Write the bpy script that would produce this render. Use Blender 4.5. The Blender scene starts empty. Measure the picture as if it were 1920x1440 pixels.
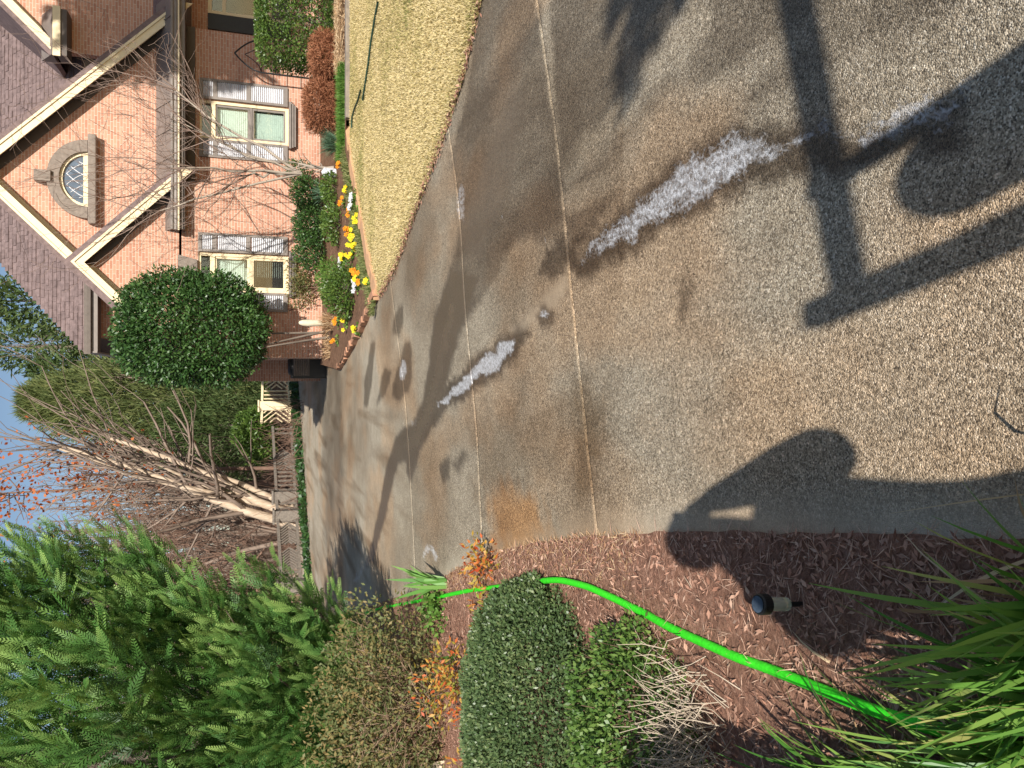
import bpy, math, random
import numpy as np
from mathutils import Vector, Matrix

# ------------------------------------------------------------------ camera, sky, sun, exposure
scene = bpy.context.scene
COL = scene.collection
rad = math.radians
FPX, TH, CAMH = 1443.0, rad(18.3), 1.6          # focal length in photo pixels, downward tilt, eye height
cT, sT = math.cos(TH), math.sin(TH)
cd = bpy.data.cameras.new('camera'); cam = bpy.data.objects.new('camera', cd); COL.objects.link(cam)
cd.sensor_width = 36; cd.lens = 36 * FPX / 1920; cd.clip_start = 0.01; cd.clip_end = 900
# the phone picture is stored on its side: world up points to the left of the frame
cam.matrix_world = Matrix(((0, 1, 0, 0), (-sT, 0, -cT, 0), (-cT, 0, sT, CAMH), (0, 0, 0, 1)))
scene.camera = cam
SUN = Vector((-0.177, 0.879, -0.525)).normalized()  # direction the light travels
world = bpy.data.worlds.new('World'); scene.world = world; world.use_nodes = True
wn = world.node_tree
bg = wn.nodes['Background']; sky = wn.nodes.new('ShaderNodeTexSky'); sky.sky_type = 'NISHITA'; sky.sun_disc = False
sky.sun_elevation = math.asin(-SUN.z); sky.sun_rotation = math.atan2(-SUN.x, -SUN.y)
sky.air_density = 1.0; sky.dust_density = 0.6
bg.inputs[1].default_value = 0.075
wn.links.new(sky.outputs[0], bg.inputs[0])
sd = bpy.data.lights.new('sun', 'SUN'); sd.energy = 4.8; sd.angle = rad(0.53); sd.color = (1, 0.95, 0.87)
so = bpy.data.objects.new('sun', sd); COL.objects.link(so); so.rotation_euler = SUN.to_track_quat('-Z', 'Y').to_euler()
vs = scene.view_settings; vs.view_transform = 'Standard'; vs.look = 'None'; vs.gamma = 1; vs.use_curve_mapping = False
vs.exposure = 0.42

# ------------------------------------------------------------------ measuring: photo pixel -> place in the world
def ray(x, y):
    a = (720 - y) / FPX; d = (x - 960) / FPX
    return a, cT - sT * d, -sT - cT * d
def gp(x, y, z=0.0):                             # on level ground of height z
    r = ray(x, y); t = (z - CAMH) / r[2]; return r[0] * t, r[1] * t
def pp(x, y, Y):                                 # at distance Y: returns (world x, world z)
    r = ray(x, y); t = Y / r[1]; return r[0] * t, CAMH + r[2] * t

# ------------------------------------------------------------------ mesh helpers
R = np.random.default_rng(7)
def mesh_np(name, V, F, tint=None, smooth=False):
    """V (n,3); F list of (m,k) index arrays"""
    if not isinstance(F, list): F = [F]
    V = np.asarray(V, dtype=np.float32); me = bpy.data.meshes.new(name)
    F = [np.asarray(f, dtype=np.int32) for f in F if len(f)]
    nl = sum(f.size for f in F); npol = sum(len(f) for f in F)
    me.vertices.add(len(V)); me.vertices.foreach_set('co', V.ravel())
    me.loops.add(nl); me.polygons.add(npol)
    me.loops.foreach_set('vertex_index', np.concatenate([f.ravel() for f in F]))
    tot = np.concatenate([np.full(len(f), f.shape[1], np.int32) for f in F])
    st = np.concatenate([[0], np.cumsum(tot)[:-1]]).astype(np.int32)
    me.polygons.foreach_set('loop_start', st); me.polygons.foreach_set('loop_total', tot)
    if smooth: me.polygons.foreach_set('use_smooth', np.ones(npol, bool))
    me.update(calc_edges=True)
    if tint is not None:
        a = me.attributes.new('tint', 'FLOAT', 'POINT'); a.data.foreach_set('value', np.asarray(tint, np.float32))
    return me
def link(name, me, mat=None, parent=None, loc=None):
    o = bpy.data.objects.new(name, me); COL.objects.link(o)
    if mat is not None and me is not None and len(me.materials) == 0: me.materials.append(mat)
    if parent is not None: o.parent = parent
    if loc is not None: o.location = loc
    return o
def tag(o, label=None, cat=None, group=None, kind=None):
    if label: o['label'] = label
    if cat: o['category'] = cat
    if group: o['group'] = group
    if kind: o['kind'] = kind
    return o
def empty(name, loc, label, cat, group=None):
    o = bpy.data.objects.new(name, None); COL.objects.link(o); o.location = loc
    o.empty_display_size = 0.1
    return tag(o, label, cat, group)
def loc_of(parent): return np.array(parent.location) if parent is not None else np.zeros(3)
class MB:
    """collects simple solids in world coordinates, builds ONE mesh object"""
    def __init__(s): s.V = []; s.F = []; s.T = []
    def n(s): return len(s.V)
    def add(s, vs_, fs, t=0.5):
        b = len(s.V); s.V += [tuple(v) for v in vs_]; s.F += [tuple(i + b for i in f) for f in fs]; s.T += [t] * len(vs_)
        return s
    def box(s, x0, x1, y0, y1, z0, z1, t=0.5):
        v = [(x, y, z) for z in (z0, z1) for y in (y0, y1) for x in (x0, x1)]
        return s.add(v, [(0, 2, 3, 1), (4, 5, 7, 6), (0, 1, 5, 4), (2, 6, 7, 3), (0, 4, 6, 2), (1, 3, 7, 5)], t)
    def bar(s, a, b, w, h, up=(0, 0, 1), t=0.5):
        a, b = Vector(a), Vector(b); d = (b - a).normalized(); u = Vector(up)
        r = d.cross(u)
        if r.length < 1e-4: r = d.cross(Vector((0, 1, 0)))
        r.normalize(); u = r.cross(d)
        q = [a + r * (i * w / 2) + u * (j * h / 2) for i, j in ((-1, -1), (1, -1), (1, 1), (-1, 1))]
        q += [p + (b - a) for p in q]
        return s.add(q, [(3, 2, 1, 0), (4, 5, 6, 7), (0, 1, 5, 4), (1, 2, 6, 5), (2, 3, 7, 6), (3, 0, 4, 7)], t)
    def prism(s, poly, axis, a, b, t=0.5):
        """poly of 2D points extruded along axis ('x','y','z') from a to b"""
        def P(p, q): return {'x': (q, p[0], p[1]), 'y': (p[0], q, p[1]), 'z': (p[0], p[1], q)}[axis]
        n = len(poly); v = [P(p, a) for p in poly] + [P(p, b) for p in poly]
        f = [tuple(range(n))[::-1], tuple(range(n, 2 * n))] + [(i, (i + 1) % n, n + (i + 1) % n, n + i) for i in range(n)]
        return s.add(v, f, t)
    def tube(s, pts, radii, k=6, t=0.5):
        V, F = tube_np(np.array(pts, float), np.array(radii, float), k)
        b = len(s.V); s.V += [tuple(v) for v in V]; s.T += [t] * len(V)
        s.F += [tuple(int(i) + b for i in f) for f in F]
        s.F.append(tuple(range(b, b + k))[::-1]); s.F.append(tuple(range(len(s.V) - k, len(s.V)))); return s
    def lathe(s, prof, c, k=16, t=0.5):
        b = len(s.V)
        for r, z in prof:
            for i in range(k):
                a = 2 * math.pi * i / k; s.V.append((c[0] + r * math.cos(a), c[1] + r * math.sin(a), c[2] + z)); s.T.append(t)
        for j in range(len(prof) - 1):
            for i in range(k): s.F.append((b + j * k + i, b + j * k + (i + 1) % k, b + (j + 1) * k + (i + 1) % k, b + (j + 1) * k + i))
        s.F.append(tuple(range(b, b + k))[::-1]); s.F.append(tuple(range(len(s.V) - k, len(s.V)))); return s
    def build(s, name, mat, parent=None, smooth=False, bevel=0):
        me = bpy.data.meshes.new(name); L = loc_of(parent)
        me.from_pydata([(v[0] - L[0], v[1] - L[1], v[2] - L[2]) for v in s.V], [], s.F)
        a = me.attributes.new('tint', 'FLOAT', 'POINT'); a.data.foreach_set('value', np.array(s.T, np.float32))
        if smooth:
            for p in me.polygons: p.use_smooth = True
        o = link(name, me, mat, parent)
        if bevel:
            m = o.modifiers.new('bevel', 'BEVEL'); m.width = bevel; m.segments = 2; m.limit_method = 'ANGLE'
        return o
def tube_np(P, r, k=5):
    n = len(P); T = np.gradient(P, axis=0); T /= np.linalg.norm(T, axis=1)[:, None] + 1e-9
    ref = np.array([0.31, 0.17, 0.93]) if abs(T[0, 2]) < 0.8 else np.array([0.9, 0.3, 0.1])
    A = np.cross(T, ref); A /= np.linalg.norm(A, axis=1)[:, None] + 1e-9; B = np.cross(T, A)
    an = np.arange(k) * 2 * math.pi / k
    V = P[:, None, :] + r[:, None, None] * (np.cos(an)[None, :, None] * A[:, None, :] + np.sin(an)[None, :, None] * B[:, None, :])
    i = np.arange(n - 1)[:, None] * k; j = np.arange(k)[None, :]; j2 = (j + 1) % k
    F = np.stack([i + j, i + j2, i + k + j2, i + k + j], -1).reshape(-1, 4)
    return V.reshape(-1, 3), F
class NB:
    """big numpy mesh collector (quads)"""
    def __init__(s): s.V = []; s.F = []; s.T = []; s.n = 0
    def add(s, V, F, t=0.5):
        s.V.append(V); s.F.append(F + s.n); s.n += len(V)
        s.T.append(np.full(len(V), t) if np.isscalar(t) else t)
    def tube(s, P, r, k=4, t=0.5):
        V, F = tube_np(np.asarray(P, float), np.asarray(r, float), k); s.add(V, F, t)
    def build(s, name, mat, parent=None, smooth=False):
        V = np.concatenate(s.V) - loc_of(parent)
        return link(name, mesh_np(name, V, np.concatenate(s.F), np.concatenate(s.T), smooth), mat, parent)
def unit(a): return a / (np.linalg.norm(a, axis=-1, keepdims=True) + 1e-9)
def leaf_quads(C, D, L, W, tint, nrm=None, fold=0.0):
    """diamond leaves at C pointing along D"""
    n = len(C); D = unit(D); L = np.broadcast_to(np.asarray(L, float), (n,))[:, None]; W = np.broadcast_to(np.asarray(W, float), (n,))[:, None]
    N = unit(R.normal(size=(n, 3))) if nrm is None else nrm
    S = unit(np.cross(D, N)); U = np.cross(S, D)
    V = np.stack([C, C + D * L * .45 + S * W * .5 + U * W * fold, C + D * L, C + D * L * .45 - S * W * .5 + U * W * fold], 1).reshape(-1, 3)
    F = np.arange(n * 4).reshape(n, 4)
    return V, F, np.repeat(np.broadcast_to(tint, (n,)), 4)
def h2(ix, iy, seed):
    n = (ix.astype(np.int64) * 374761393 + iy.astype(np.int64) * 668265263 + seed * 974711) & 0x7fffffff
    n = ((n ^ (n >> 13)) * 1274126177) & 0x7fffffff
    return ((n ^ (n >> 16)) & 0xffff) / 65535.0
def vnoise(x, y, seed=0):
    ix, iy = np.floor(x), np.floor(y); fx, fy = x - ix, y - iy
    fx, fy = fx * fx * (3 - 2 * fx), fy * fy * (3 - 2 * fy)
    a, b, c, d = h2(ix, iy, seed), h2(ix + 1, iy, seed), h2(ix, iy + 1, seed), h2(ix + 1, iy + 1, seed)
    return (a * (1 - fx) + b * fx) * (1 - fy) + (c * (1 - fx) + d * fx) * fy
def fbm(x, y, seed=0, o=4):
    s, w, t = 0, 1, 0
    for k in range(o): s = s + w * vnoise(x * 2 ** k, y * 2 ** k, seed + k); t += w; w *= .55
    return s / t

# ------------------------------------------------------------------ materials
def newmat(name):
    m = bpy.data.materials.new(name); m.use_nodes = True; nt = m.node_tree
    return m, nt, nt.nodes['Principled BSDF'], nt.nodes.new, nt.links.new
def ramp(nt, fac, stops):
    r = nt.nodes.new('ShaderNodeValToRGB'); e = r.color_ramp.elements
    while len(e) < len(stops): e.new(0.5)
    for i, (p, c) in enumerate(stops): e[i].position = p; e[i].color = (*c, 1)
    nt.links.new(fac, r.inputs[0]); return r.outputs[0]
def noise(nt, scale, vec=None, detail=4, rough=.6):
    n = nt.nodes.new('ShaderNodeTexNoise'); n.inputs['Scale'].default_value = scale; n.inputs['Detail'].default_value = detail
    n.inputs['Roughness'].default_value = rough
    if vec is not None: nt.links.new(vec, n.inputs['Vector'])
    return n.outputs[0]
def mixc(nt, fac, a, b, mode='MIX'):
    m = nt.nodes.new('ShaderNodeMix'); m.data_type = 'RGBA'; m.blend_type = mode
    for sock, val in ((m.inputs[0], fac), (m.inputs[6], a), (m.inputs[7], b)):
        if isinstance(val, (int, float)): sock.default_value = val
        elif isinstance(val, tuple): sock.default_value = (*val, 1) if len(val) == 3 else val
        else: nt.links.new(val, sock)
    return m.outputs[2]
def mth(nt, op, a, b=0.0, clamp=False):
    m = nt.nodes.new('ShaderNodeMath'); m.operation = op; m.use_clamp = clamp
    for i, v in enumerate((a, b)):
        if isinstance(v, (int, float)): m.inputs[i].default_value = v
        else: nt.links.new(v, m.inputs[i])
    return m.outputs[0]
def attr(nt, name):
    a = nt.nodes.new('ShaderNodeAttribute'); a.attribute_name = name; return a.outputs['Fac']
def bump(nt, bsdf, h, strength=.3, dist=.01):
    b = nt.nodes.new('ShaderNodeBump'); b.inputs['Strength'].default_value = strength; b.inputs['Distance'].default_value = dist
    nt.links.new(h, b.inputs['Height']); nt.links.new(b.outputs[0], bsdf.inputs['Normal'])
def worldpos(nt): return nt.nodes.new('ShaderNodeNewGeometry').outputs['Position']
def plain(name, col, rough=.6, var=.25, scale=12, metal=0, spec=.4, bmp=0):
    m, nt, b, N, L = newmat(name); p = worldpos(nt)
    n = noise(nt, scale, p); lo = tuple(c * (1 - var) for c in col); hi = tuple(min(1, c * (1 + var)) for c in col)
    c = ramp(nt, n, [(.25, lo), (.75, hi)])
    t = attr(nt, 'tint'); c2 = mixc(nt, 1.0, c, ramp(nt, t, [(0, (.72,) * 3), (.5, (1,) * 3), (1, (1.0,) * 3)]), 'MULTIPLY')
    L(c2, b.inputs['Base Color']); b.inputs['Roughness'].default_value = rough; b.inputs['Metallic'].default_value = metal
    b.inputs['Specular IOR Level'].default_value = spec
    if bmp: bump(nt, b, noise(nt, scale * 6, p), bmp, .01)
    return m
def leafmat(name, stops, rough=.5, trans=.3, spec=.35):
    m, nt, b, N, L = newmat(name)
    c = ramp(nt, attr(nt, 'tint'), stops)
    L(c, b.inputs['Base Color']); b.inputs['Roughness'].default_value = rough; b.inputs['Specular IOR Level'].default_value = spec
    t = N('ShaderNodeBsdfTranslucent'); L(mixc(nt, 1.0, c, (1.0, 1.0, .55), 'MULTIPLY'), t.inputs[0])
    mx = N('ShaderNodeMixShader'); mx.inputs[0].default_value = trans
    L(b.outputs[0], mx.inputs[1]); L(t.outputs[0], mx.inputs[2]); L(mx.outputs[0], nt.nodes['Material Output'].inputs[0])
    return m
def barkmat(name, a, b_, scale=9):
    m, nt, b, N, L = newmat(name); p = worldpos(nt)
    mp = N('ShaderNodeMapping'); mp.inputs['Scale'].default_value = (1, 1, .35); L(p, mp.inputs[0])
    n = noise(nt, scale, mp.outputs[0], 6); L(ramp(nt, n, [(.3, a), (.7, b_)]), b.inputs['Base Color'])
    b.inputs['Roughness'].default_value = .8; bump(nt, b, n, .5, .01); return m
M = {}
# salmon brick with pale mortar
def brickmat():
    m, nt, b, N, L = newmat('brick'); p = worldpos(nt)
    s = N('ShaderNodeSeparateXYZ'); L(p, s.inputs[0]); c = N('ShaderNodeCombineXYZ')
    L(mth(nt, 'ADD', s.outputs[0], s.outputs[1]), c.inputs[0]); L(s.outputs[2], c.inputs[1])
    bt = N('ShaderNodeTexBrick'); L(c.outputs[0], bt.inputs['Vector']); bt.inputs['Scale'].default_value = 1
    bt.inputs['Brick Width'].default_value = .197; bt.inputs['Row Height'].default_value = .0635; bt.inputs['Mortar Size'].default_value = .0062
    bt.inputs['Mortar Smooth'].default_value = .2; bt.inputs['Bias'].default_value = 0
    bt.inputs['Color1'].default_value = (.66, .365, .25, 1); bt.inputs['Color2'].default_value = (.52, .255, .17, 1); bt.inputs['Mortar'].default_value = (.72, .60, .48, 1)
    big = noise(nt, 1.3, p, 3); fine = noise(nt, 45, p, 3)
    cc = mixc(nt, .55, bt.outputs[0], ramp(nt, big, [(.3, (.80, .76, .74)), (.7, (1.0, 1.0, 1.0))]), 'MULTIPLY')
    cc = mixc(nt, .5, cc, ramp(nt, fine, [(.3, (.75, .72, .7)), (.7, (1, 1, 1))]), 'MULTIPLY')
    L(cc, b.inputs['Base Color']); b.inputs['Roughness'].default_value = .85; b.inputs['Specular IOR Level'].default_value = .2
    inv = mth(nt, 'SUBTRACT', 1.0, bt.outputs['Fac']); bump(nt, b, mth(nt, 'ADD', inv, mth(nt, 'MULTIPLY', fine, .3)), .6, .01)
    return m
M['brick'] = brickmat()
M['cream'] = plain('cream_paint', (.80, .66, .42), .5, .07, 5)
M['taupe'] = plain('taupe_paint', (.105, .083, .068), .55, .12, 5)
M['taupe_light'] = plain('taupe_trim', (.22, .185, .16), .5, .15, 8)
M['stone_trim'] = plain('taupe_stucco', (.235, .19, .155), .8, .25, 14, bmp=.3)
M['louvre'] = plain('louvre_sun_glint', (.74, .74, .76), .35, .1, 20, spec=.6)  # taupe slats coloured pale: the sun glint is put into the colour
M['blind'] = plain('window_blind', (.78, .80, .74), .6, .06, 6)
M['shingle'] = plain('roof_shingle', (.205, .150, .142), .9, .35, 9, spec=.1, bmp=.4)
M['metal_roof'] = plain('pent_roof_metal', (.20, .165, .145), .5, .12, 4)
M['black'] = plain('black_metal', (.012, .012, .013), .45, .2, 10)
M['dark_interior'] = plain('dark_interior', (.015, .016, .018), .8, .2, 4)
M['grey_wood'] = plain('weathered_grey_wood', (.20, .17, .14), .85, .35, 16, bmp=.3)
M['timber'] = plain('edging_timber', (.24, .20, .16), .9, .3, 8, bmp=.3)
def glassmat():
    m, nt, b, N, L = newmat('window_glass'); b.inputs['Base Color'].default_value = (.9, .95, .95, 1); b.inputs['Roughness'].default_value = .03
    t = N('ShaderNodeBsdfTransparent'); t.inputs[0].default_value = (.85, .9, .88, 1); g = N('ShaderNodeBsdfGlossy'); g.inputs['Roughness'].default_value = .02
    f = N('ShaderNodeFresnel'); f.inputs[0].default_value = 1.5; mx = N('ShaderNodeMixShader')
    L(mth(nt, 'ADD', f.outputs[0], .04), mx.inputs[0]); L(t.outputs[0], mx.inputs[1]); L(g.outputs[0], mx.inputs[2]); L(mx.outputs[0], nt.nodes['Material Output'].inputs[0])
    return m
M['glass'] = glassmat()

# ------------------------------------------------------------------ driveway: concrete slabs with real joints, wet runs and foam
_a, _b = gp(1100, 470), gp(1700, 215); FLOWA = math.atan2(_a[1] - _b[1], _a[0] - _b[0])
def concretemat():
    m, nt, b, N, L = newmat('exposed_aggregate_concrete'); p = worldpos(nt)
    v = N('ShaderNodeTexVoronoi'); v.inputs['Scale'].default_value = 240; L(p, v.inputs['Vector'])
    v2 = N('ShaderNodeTexVoronoi'); v2.inputs['Scale'].default_value = 85; L(p, v2.inputs['Vector'])
    sp = N('ShaderNodeSeparateColor'); L(v.outputs['Color'], sp.inputs[0]); sp2 = N('ShaderNodeSeparateColor'); L(v2.outputs['Color'], sp2.inputs[0])
    peb = ramp(nt, sp.outputs[0], [(0, (.10, .082, .062)), (.30, (.30, .25, .185)), (.62, (.46, .395, .30)), (.88, (.60, .53, .42)), (1, (.80, .74, .64))])
    peb2 = ramp(nt, sp2.outputs[1], [(0, (.55, .53, .5)), (.35, (.95, .94, .92)), (.9, (1.05, 1.03, 1.0)), (1, (1.5, 1.45, 1.4))])
    col = mixc(nt, .8, peb, peb2, 'MULTIPLY')
    cem = mixc(nt, attr(nt, 'pale'), col, (.56, .50, .40))
    big = noise(nt, .9, p, 5); mid = noise(nt, 7, p, 5)
    col = mixc(nt, .8, cem, ramp(nt, big, [(.25, (.70, .67, .63)), (.5, (.95, .94, .92)), (.75, (1.12, 1.1, 1.06))]), 'MULTIPLY')
    col = mixc(nt, .7, col, ramp(nt, mid, [(.3, (.82, .80, .77)), (.7, (1.08, 1.07, 1.05))]), 'MULTIPLY')
    stain = attr(nt, 'stain'); col = mixc(nt, stain, col, mixc(nt, 1.0, col, (.42, .33, .24), 'MULTIPLY'))
    rust = attr(nt, 'rust'); col = mixc(nt, rust, col, mixc(nt, 1.0, col, (1.25, .82, .48), 'MULTIPLY'))
    wet = attr(nt, 'wet'); col = mixc(nt, wet, col, mixc(nt, 1.0, col, (.26, .235, .215), 'MULTIPLY'))
    silt = attr(nt, 'silt'); col = mixc(nt, silt, col, (.155, .118, .082))
    fo = attr(nt, 'foam'); fn = N('ShaderNodeTexVoronoi'); fn.feature = 'DISTANCE_TO_EDGE'; fn.inputs['Scale'].default_value = 34
    wn_ = noise(nt, 30, p, 3); wv = N('ShaderNodeVectorMath'); wv.operation = 'ADD'; L(p, wv.inputs[0])
    cx = N('ShaderNodeCombineXYZ'); L(mth(nt, 'MULTIPLY', wn_, .05), cx.inputs[0]); L(mth(nt, 'MULTIPLY', wn_, .09), cx.inputs[1]); L(cx.outputs[0], wv.inputs[1]); L(wv.outputs[0], fn.inputs['Vector'])
    lace = mth(nt, 'SUBTRACT', 1.0, mth(nt, 'MULTIPLY', fn.outputs['Distance'], 5.0), True)
    mpf = N('ShaderNodeMapping'); mpf.vector_type = 'TEXTURE'; mpf.inputs['Rotation'].default_value = (0, 0, FLOWA); mpf.inputs['Scale'].default_value = (2.6, .8, 1); L(p, mpf.inputs[0])
    fl = noise(nt, 26, mpf.outputs[0], 6, .7)
    cov = mth(nt, 'ADD', mth(nt, 'MULTIPLY', lace, .26), fl)
    fm = mth(nt, 'MULTIPLY', mth(nt, 'SUBTRACT', mth(nt, 'ADD', cov, fo), 1.26), 2.0, True)
    fm = mth(nt, 'MULTIPLY', fm, mth(nt, 'MULTIPLY', fo, 1.2, True)); fm = mth(nt, 'MULTIPLY', fm, mth(nt, 'ADD', .45, mth(nt, 'MULTIPLY', sp2.outputs[0], .75)), True)
    col = mixc(nt, mth(nt, 'MULTIPLY', fm, .78), col, (.80, .81, .84))
    L(col, b.inputs['Base Color'])
    rr = mth(nt, 'SUBTRACT', .85, mth(nt, 'MULTIPLY', wet, .50)); rr = mth(nt, 'SUBTRACT', rr, mth(nt, 'MULTIPLY', silt, .15)); L(rr, b.inputs['Roughness'])
    b.inputs['Specular IOR Level'].default_value = .35
    hh = mth(nt, 'ADD', mth(nt, 'MULTIPLY', v.outputs['Distance'], -1.0), mth(nt, 'MULTIPLY', mid, .3)); bump(nt, b, hh, .55, .006)
    return m
M['concrete'] = concretemat()
def wpoly(px): return np.array([gp(x, y) for x, y in px])
def pmask(X, Y, px, soft=.05, rag=.04, ky=1.0, rs=9.0, seed=3):
    """soft ragged mask of a polygon on the ground (1 inside)"""
    P = wpoly(px); S = np.array([1, ky]); P = P * S
    x = X + rag * (fbm(X * rs, Y * rs * ky, seed) - .5) * 2.4; y = Y * ky + rag * (fbm(X * rs, Y * rs * ky, seed + 40) - .5) * 2.4
    out = np.zeros(X.shape); pad = soft + rag
    sel = (x > P[:, 0].min() - pad) & (x < P[:, 0].max() + pad) & (y > P[:, 1].min() - pad) & (y < P[:, 1].max() + pad)
    if not sel.any(): return out
    qx, qy = x[sel], y[sel]; d = np.full(qx.shape, 1e9); ins = np.zeros(qx.shape, bool)
    for a, b in zip(P, np.roll(P, -1, 0)):
        e = b - a; t = np.clip(((qx - a[0]) * e[0] + (qy - a[1]) * e[1]) / (e @ e + 1e-12), 0, 1)
        d = np.minimum(d, np.hypot(qx - a[0] - t * e[0], qy - a[1] - t * e[1]))
        if a[1] != b[1]: ins ^= ((a[1] > qy) != (b[1] > qy)) & (qx < (b[0] - a[0]) * (qy - a[1]) / (b[1] - a[1]) + a[0])
    s = np.where(ins, d, -d); v = np.clip(s / soft + .5, 0, 1); out[sel] = v * v * (3 - 2 * v); return out
def band(pts):
    """polygon around a centre line: (x, y, half width in x) in photo pixels, widths measured across the frame"""
    P = np.array(pts, float); T = np.gradient(P[:, :2], axis=0); T /= np.linalg.norm(T, axis=1)[:, None]; Nn = np.stack([-T[:, 1], T[:, 0]], 1) * P[:, 2:3]
    return [tuple(p) for p in P[:, :2] + Nn] + [tuple(p) for p in (P[:, :2] - Nn)[::-1]]
JP = [[(1000, -60), (1005, 0), (1045, 250), (1065, 480), (1085, 680), (1115, 960), (1130, 1100)],
      [(815, 60), (840, 235), (865, 400), (872, 620), (890, 720), (905, 1030), (910, 1150)],
      [(715, 380), (735, 550), (755, 700), (765, 800), (770, 900), (778, 1050), (782, 1150)],
      [(636, 560), (638, 650), (640, 800), (648, 1000), (652, 1100)]]
JX = []
for j in JP:
    g = np.array([gp(*p) for p in j]); g = g[np.argsort(g[:, 0])]; JX.append(g)
xs = np.arange(-8.0, 9.01, .044)
def jy(k, wob=True):
    if k < 0: return np.full(xs.shape, -7.0)
    if k > 3: return np.full(xs.shape, 45.0)
    g = JX[k]; y = np.interp(xs, g[:, 0], g[:, 1])
    s0 = (g[-1, 1] - g[0, 1]) / (g[-1, 0] - g[0, 0])
    y = np.where(xs > g[-1, 0], g[-1, 1] + (xs - g[-1, 0]) * s0, y); y = np.where(xs < g[0, 0], g[0, 1] + (xs - g[0, 0]) * s0, y)
    ker = np.ones(25) / 25; y = np.convolve(np.pad(y, 12, 'edge'), ker, 'valid')
    return y + .012 * (fbm(xs * 6, xs * 0, 20 + k) - .5)
fd = np.array(gp(1100, 470)) - np.array(gp(1700, 215)); fd /= np.linalg.norm(fd)
def drive_attrs(X, Y):
    along, cross = X * fd[0] + Y * fd[1], -X * fd[1] + Y * fd[0]
    streak = fbm(along * .55, cross * 5.0, 60, 4)
    pm = lambda *a, **k: pmask(X, Y, *a, **k)
    wet = np.zeros(X.shape); foam = np.zeros(X.shape); stain = np.zeros(X.shape); rust = np.zeros(X.shape); silt = np.zeros(X.shape); pale = np.zeros(X.shape)
    # broad damp ground to the right of the foam run
    damp = pm([(1030, -40), (1045, 250), (1066, 480), (1110, 465), (1190, 400), (1290, 325), (1400, 265), (1560, 235), (1760, 160), (1960, 60), (1960, -80)], soft=.10, rag=.06)
    dry = np.clip((streak - .52) * 7, 0, 1)
    wet = np.maximum(wet, damp * (.66 - .48 * dry))
    wet = np.maximum(wet, 1.0 * pm(band([(1800, 215, 50), (1700, 265, 42), (1600, 285, 45), (1480, 285, 62), (1380, 300, 66), (1290, 338, 62), (1220, 382, 58), (1140, 450, 50), (1068, 500, 36)]), soft=.05, rag=.05))
    for px in ([(1080, 470), (1158, 366), (1213, 303), (1263, 275), (1370, 200), (1384, 214), (1277, 290), (1227, 318), (1174, 380), (1092, 472)],
               [(1580, 200), (1680, 150), (1800, 60), (1830, 75), (1720, 170), (1600, 215)],
               [(1080, 330), (1170, 235), (1250, 160), (1330, 60), (1350, 0), (1290, 0), (1200, 130), (1090, 260)]):
        wet *= 1 - .85 * pm(px, soft=.09, rag=.05)
    # wet brown water between the two joints and the narrow run beyond
    mid = pm([(905, -40), (1000, -40), (1043, 250), (1062, 430), (1030, 470), (985, 440), (955, 470), (925, 520), (890, 580), (850, 655), (828, 640), (838, 560), (852, 480), (866, 400), (842, 300), (872, 200), (888, 90)], soft=.09, rag=.06, ky=.7)
    wet = np.maximum(wet, mid * (.52 + .26 * np.clip((streak - .4) * 4, 0, 1)))
    run = pm([(845, 500), (900, 520), (868, 600), (855, 650), (842, 700), (828, 745), (812, 775), (800, 805), (790, 840), (778, 880), (768, 905), (762, 870), (748, 868), (736, 905), (726, 955), (712, 1010), (700, 1050), (684, 1065), (694, 1030), (708, 970), (716, 920), (728, 860), (745, 815), (775, 790), (795, 750), (802, 700), (808, 640), (820, 580)], soft=.07, rag=.04, ky=.45)
    wet = np.maximum(wet, .95 * run); silt = np.maximum(silt, .55 * run)
    silt = np.maximum(silt, .5 * pm([(850, 470), (905, 480), (960, 330), (985, 180), (960, 160), (900, 330), (862, 420)], soft=.12, rag=.05, ky=.6))
    silt = np.maximum(silt, .85 * pm(band([(850, 560, 8), (835, 640, 9), (822, 700, 9), (800, 780, 10), (775, 830, 14), (760, 845, 8)]), soft=.10, rag=.05, ky=.4))
    wet = np.maximum(wet, .9 * pm(band([(1015, 520, 6), (1035, 500, 24), (1050, 470, 20), (1062, 440, 10)]), soft=.05, rag=.04))
    lower = band([(985, 615, 8), (965, 640, 20), (940, 665, 24), (905, 695, 26), (880, 715, 24), (850, 735, 22), (825, 755, 18), (800, 800, 12), (790, 830, 6)])
    wet = np.maximum(wet, .9 * pm(lower, soft=.06, rag=.05, ky=.6))
    for px in (band([(765, 640, 5), (760, 690, 14), (752, 730, 16), (742, 750, 8)]), band([(750, 575, 4), (748, 600, 9), (742, 625, 8)]), band([(838, 860, 6), (834, 880, 10), (836, 905, 6)]),
               [(720, 690), (735, 700), (720, 745), (705, 760)], [(868, 840), (845, 880), (858, 890), (880, 850)], band([(1290, 530, 12), (1295, 545, 10), (1288, 600, 8), (1285, 615, 8)]), band([(700, 640, 4), (690, 720, 7), (686, 760, 4)])):
        wet = np.maximum(wet, .75 * pm(px, soft=.07, rag=.05, ky=.6))
    wet = np.maximum(wet, .8 * pm(band([(1028, 580, 12), (1022, 600, 18), (1026, 620, 10)]), soft=.06, rag=.04))
    # damp film on the far pad
    wet = np.maximum(wet, .55 * pm([(560, 640), (600, 640), (640, 650), (642, 800), (650, 1000), (610, 1010), (605, 800)], soft=.5, rag=.3, ky=.3, rs=2) )
    # foam and suds
    foam = np.maximum(foam, pm(band([(1815, 175, 22), (1740, 200, 34), (1640, 240, 28), (1560, 255, 26), (1480, 265, 32), (1400, 282, 42), (1310, 330, 50), (1220, 395, 38), (1130, 460, 22), (1085, 490, 11)]), soft=.17, rag=.07))
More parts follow.
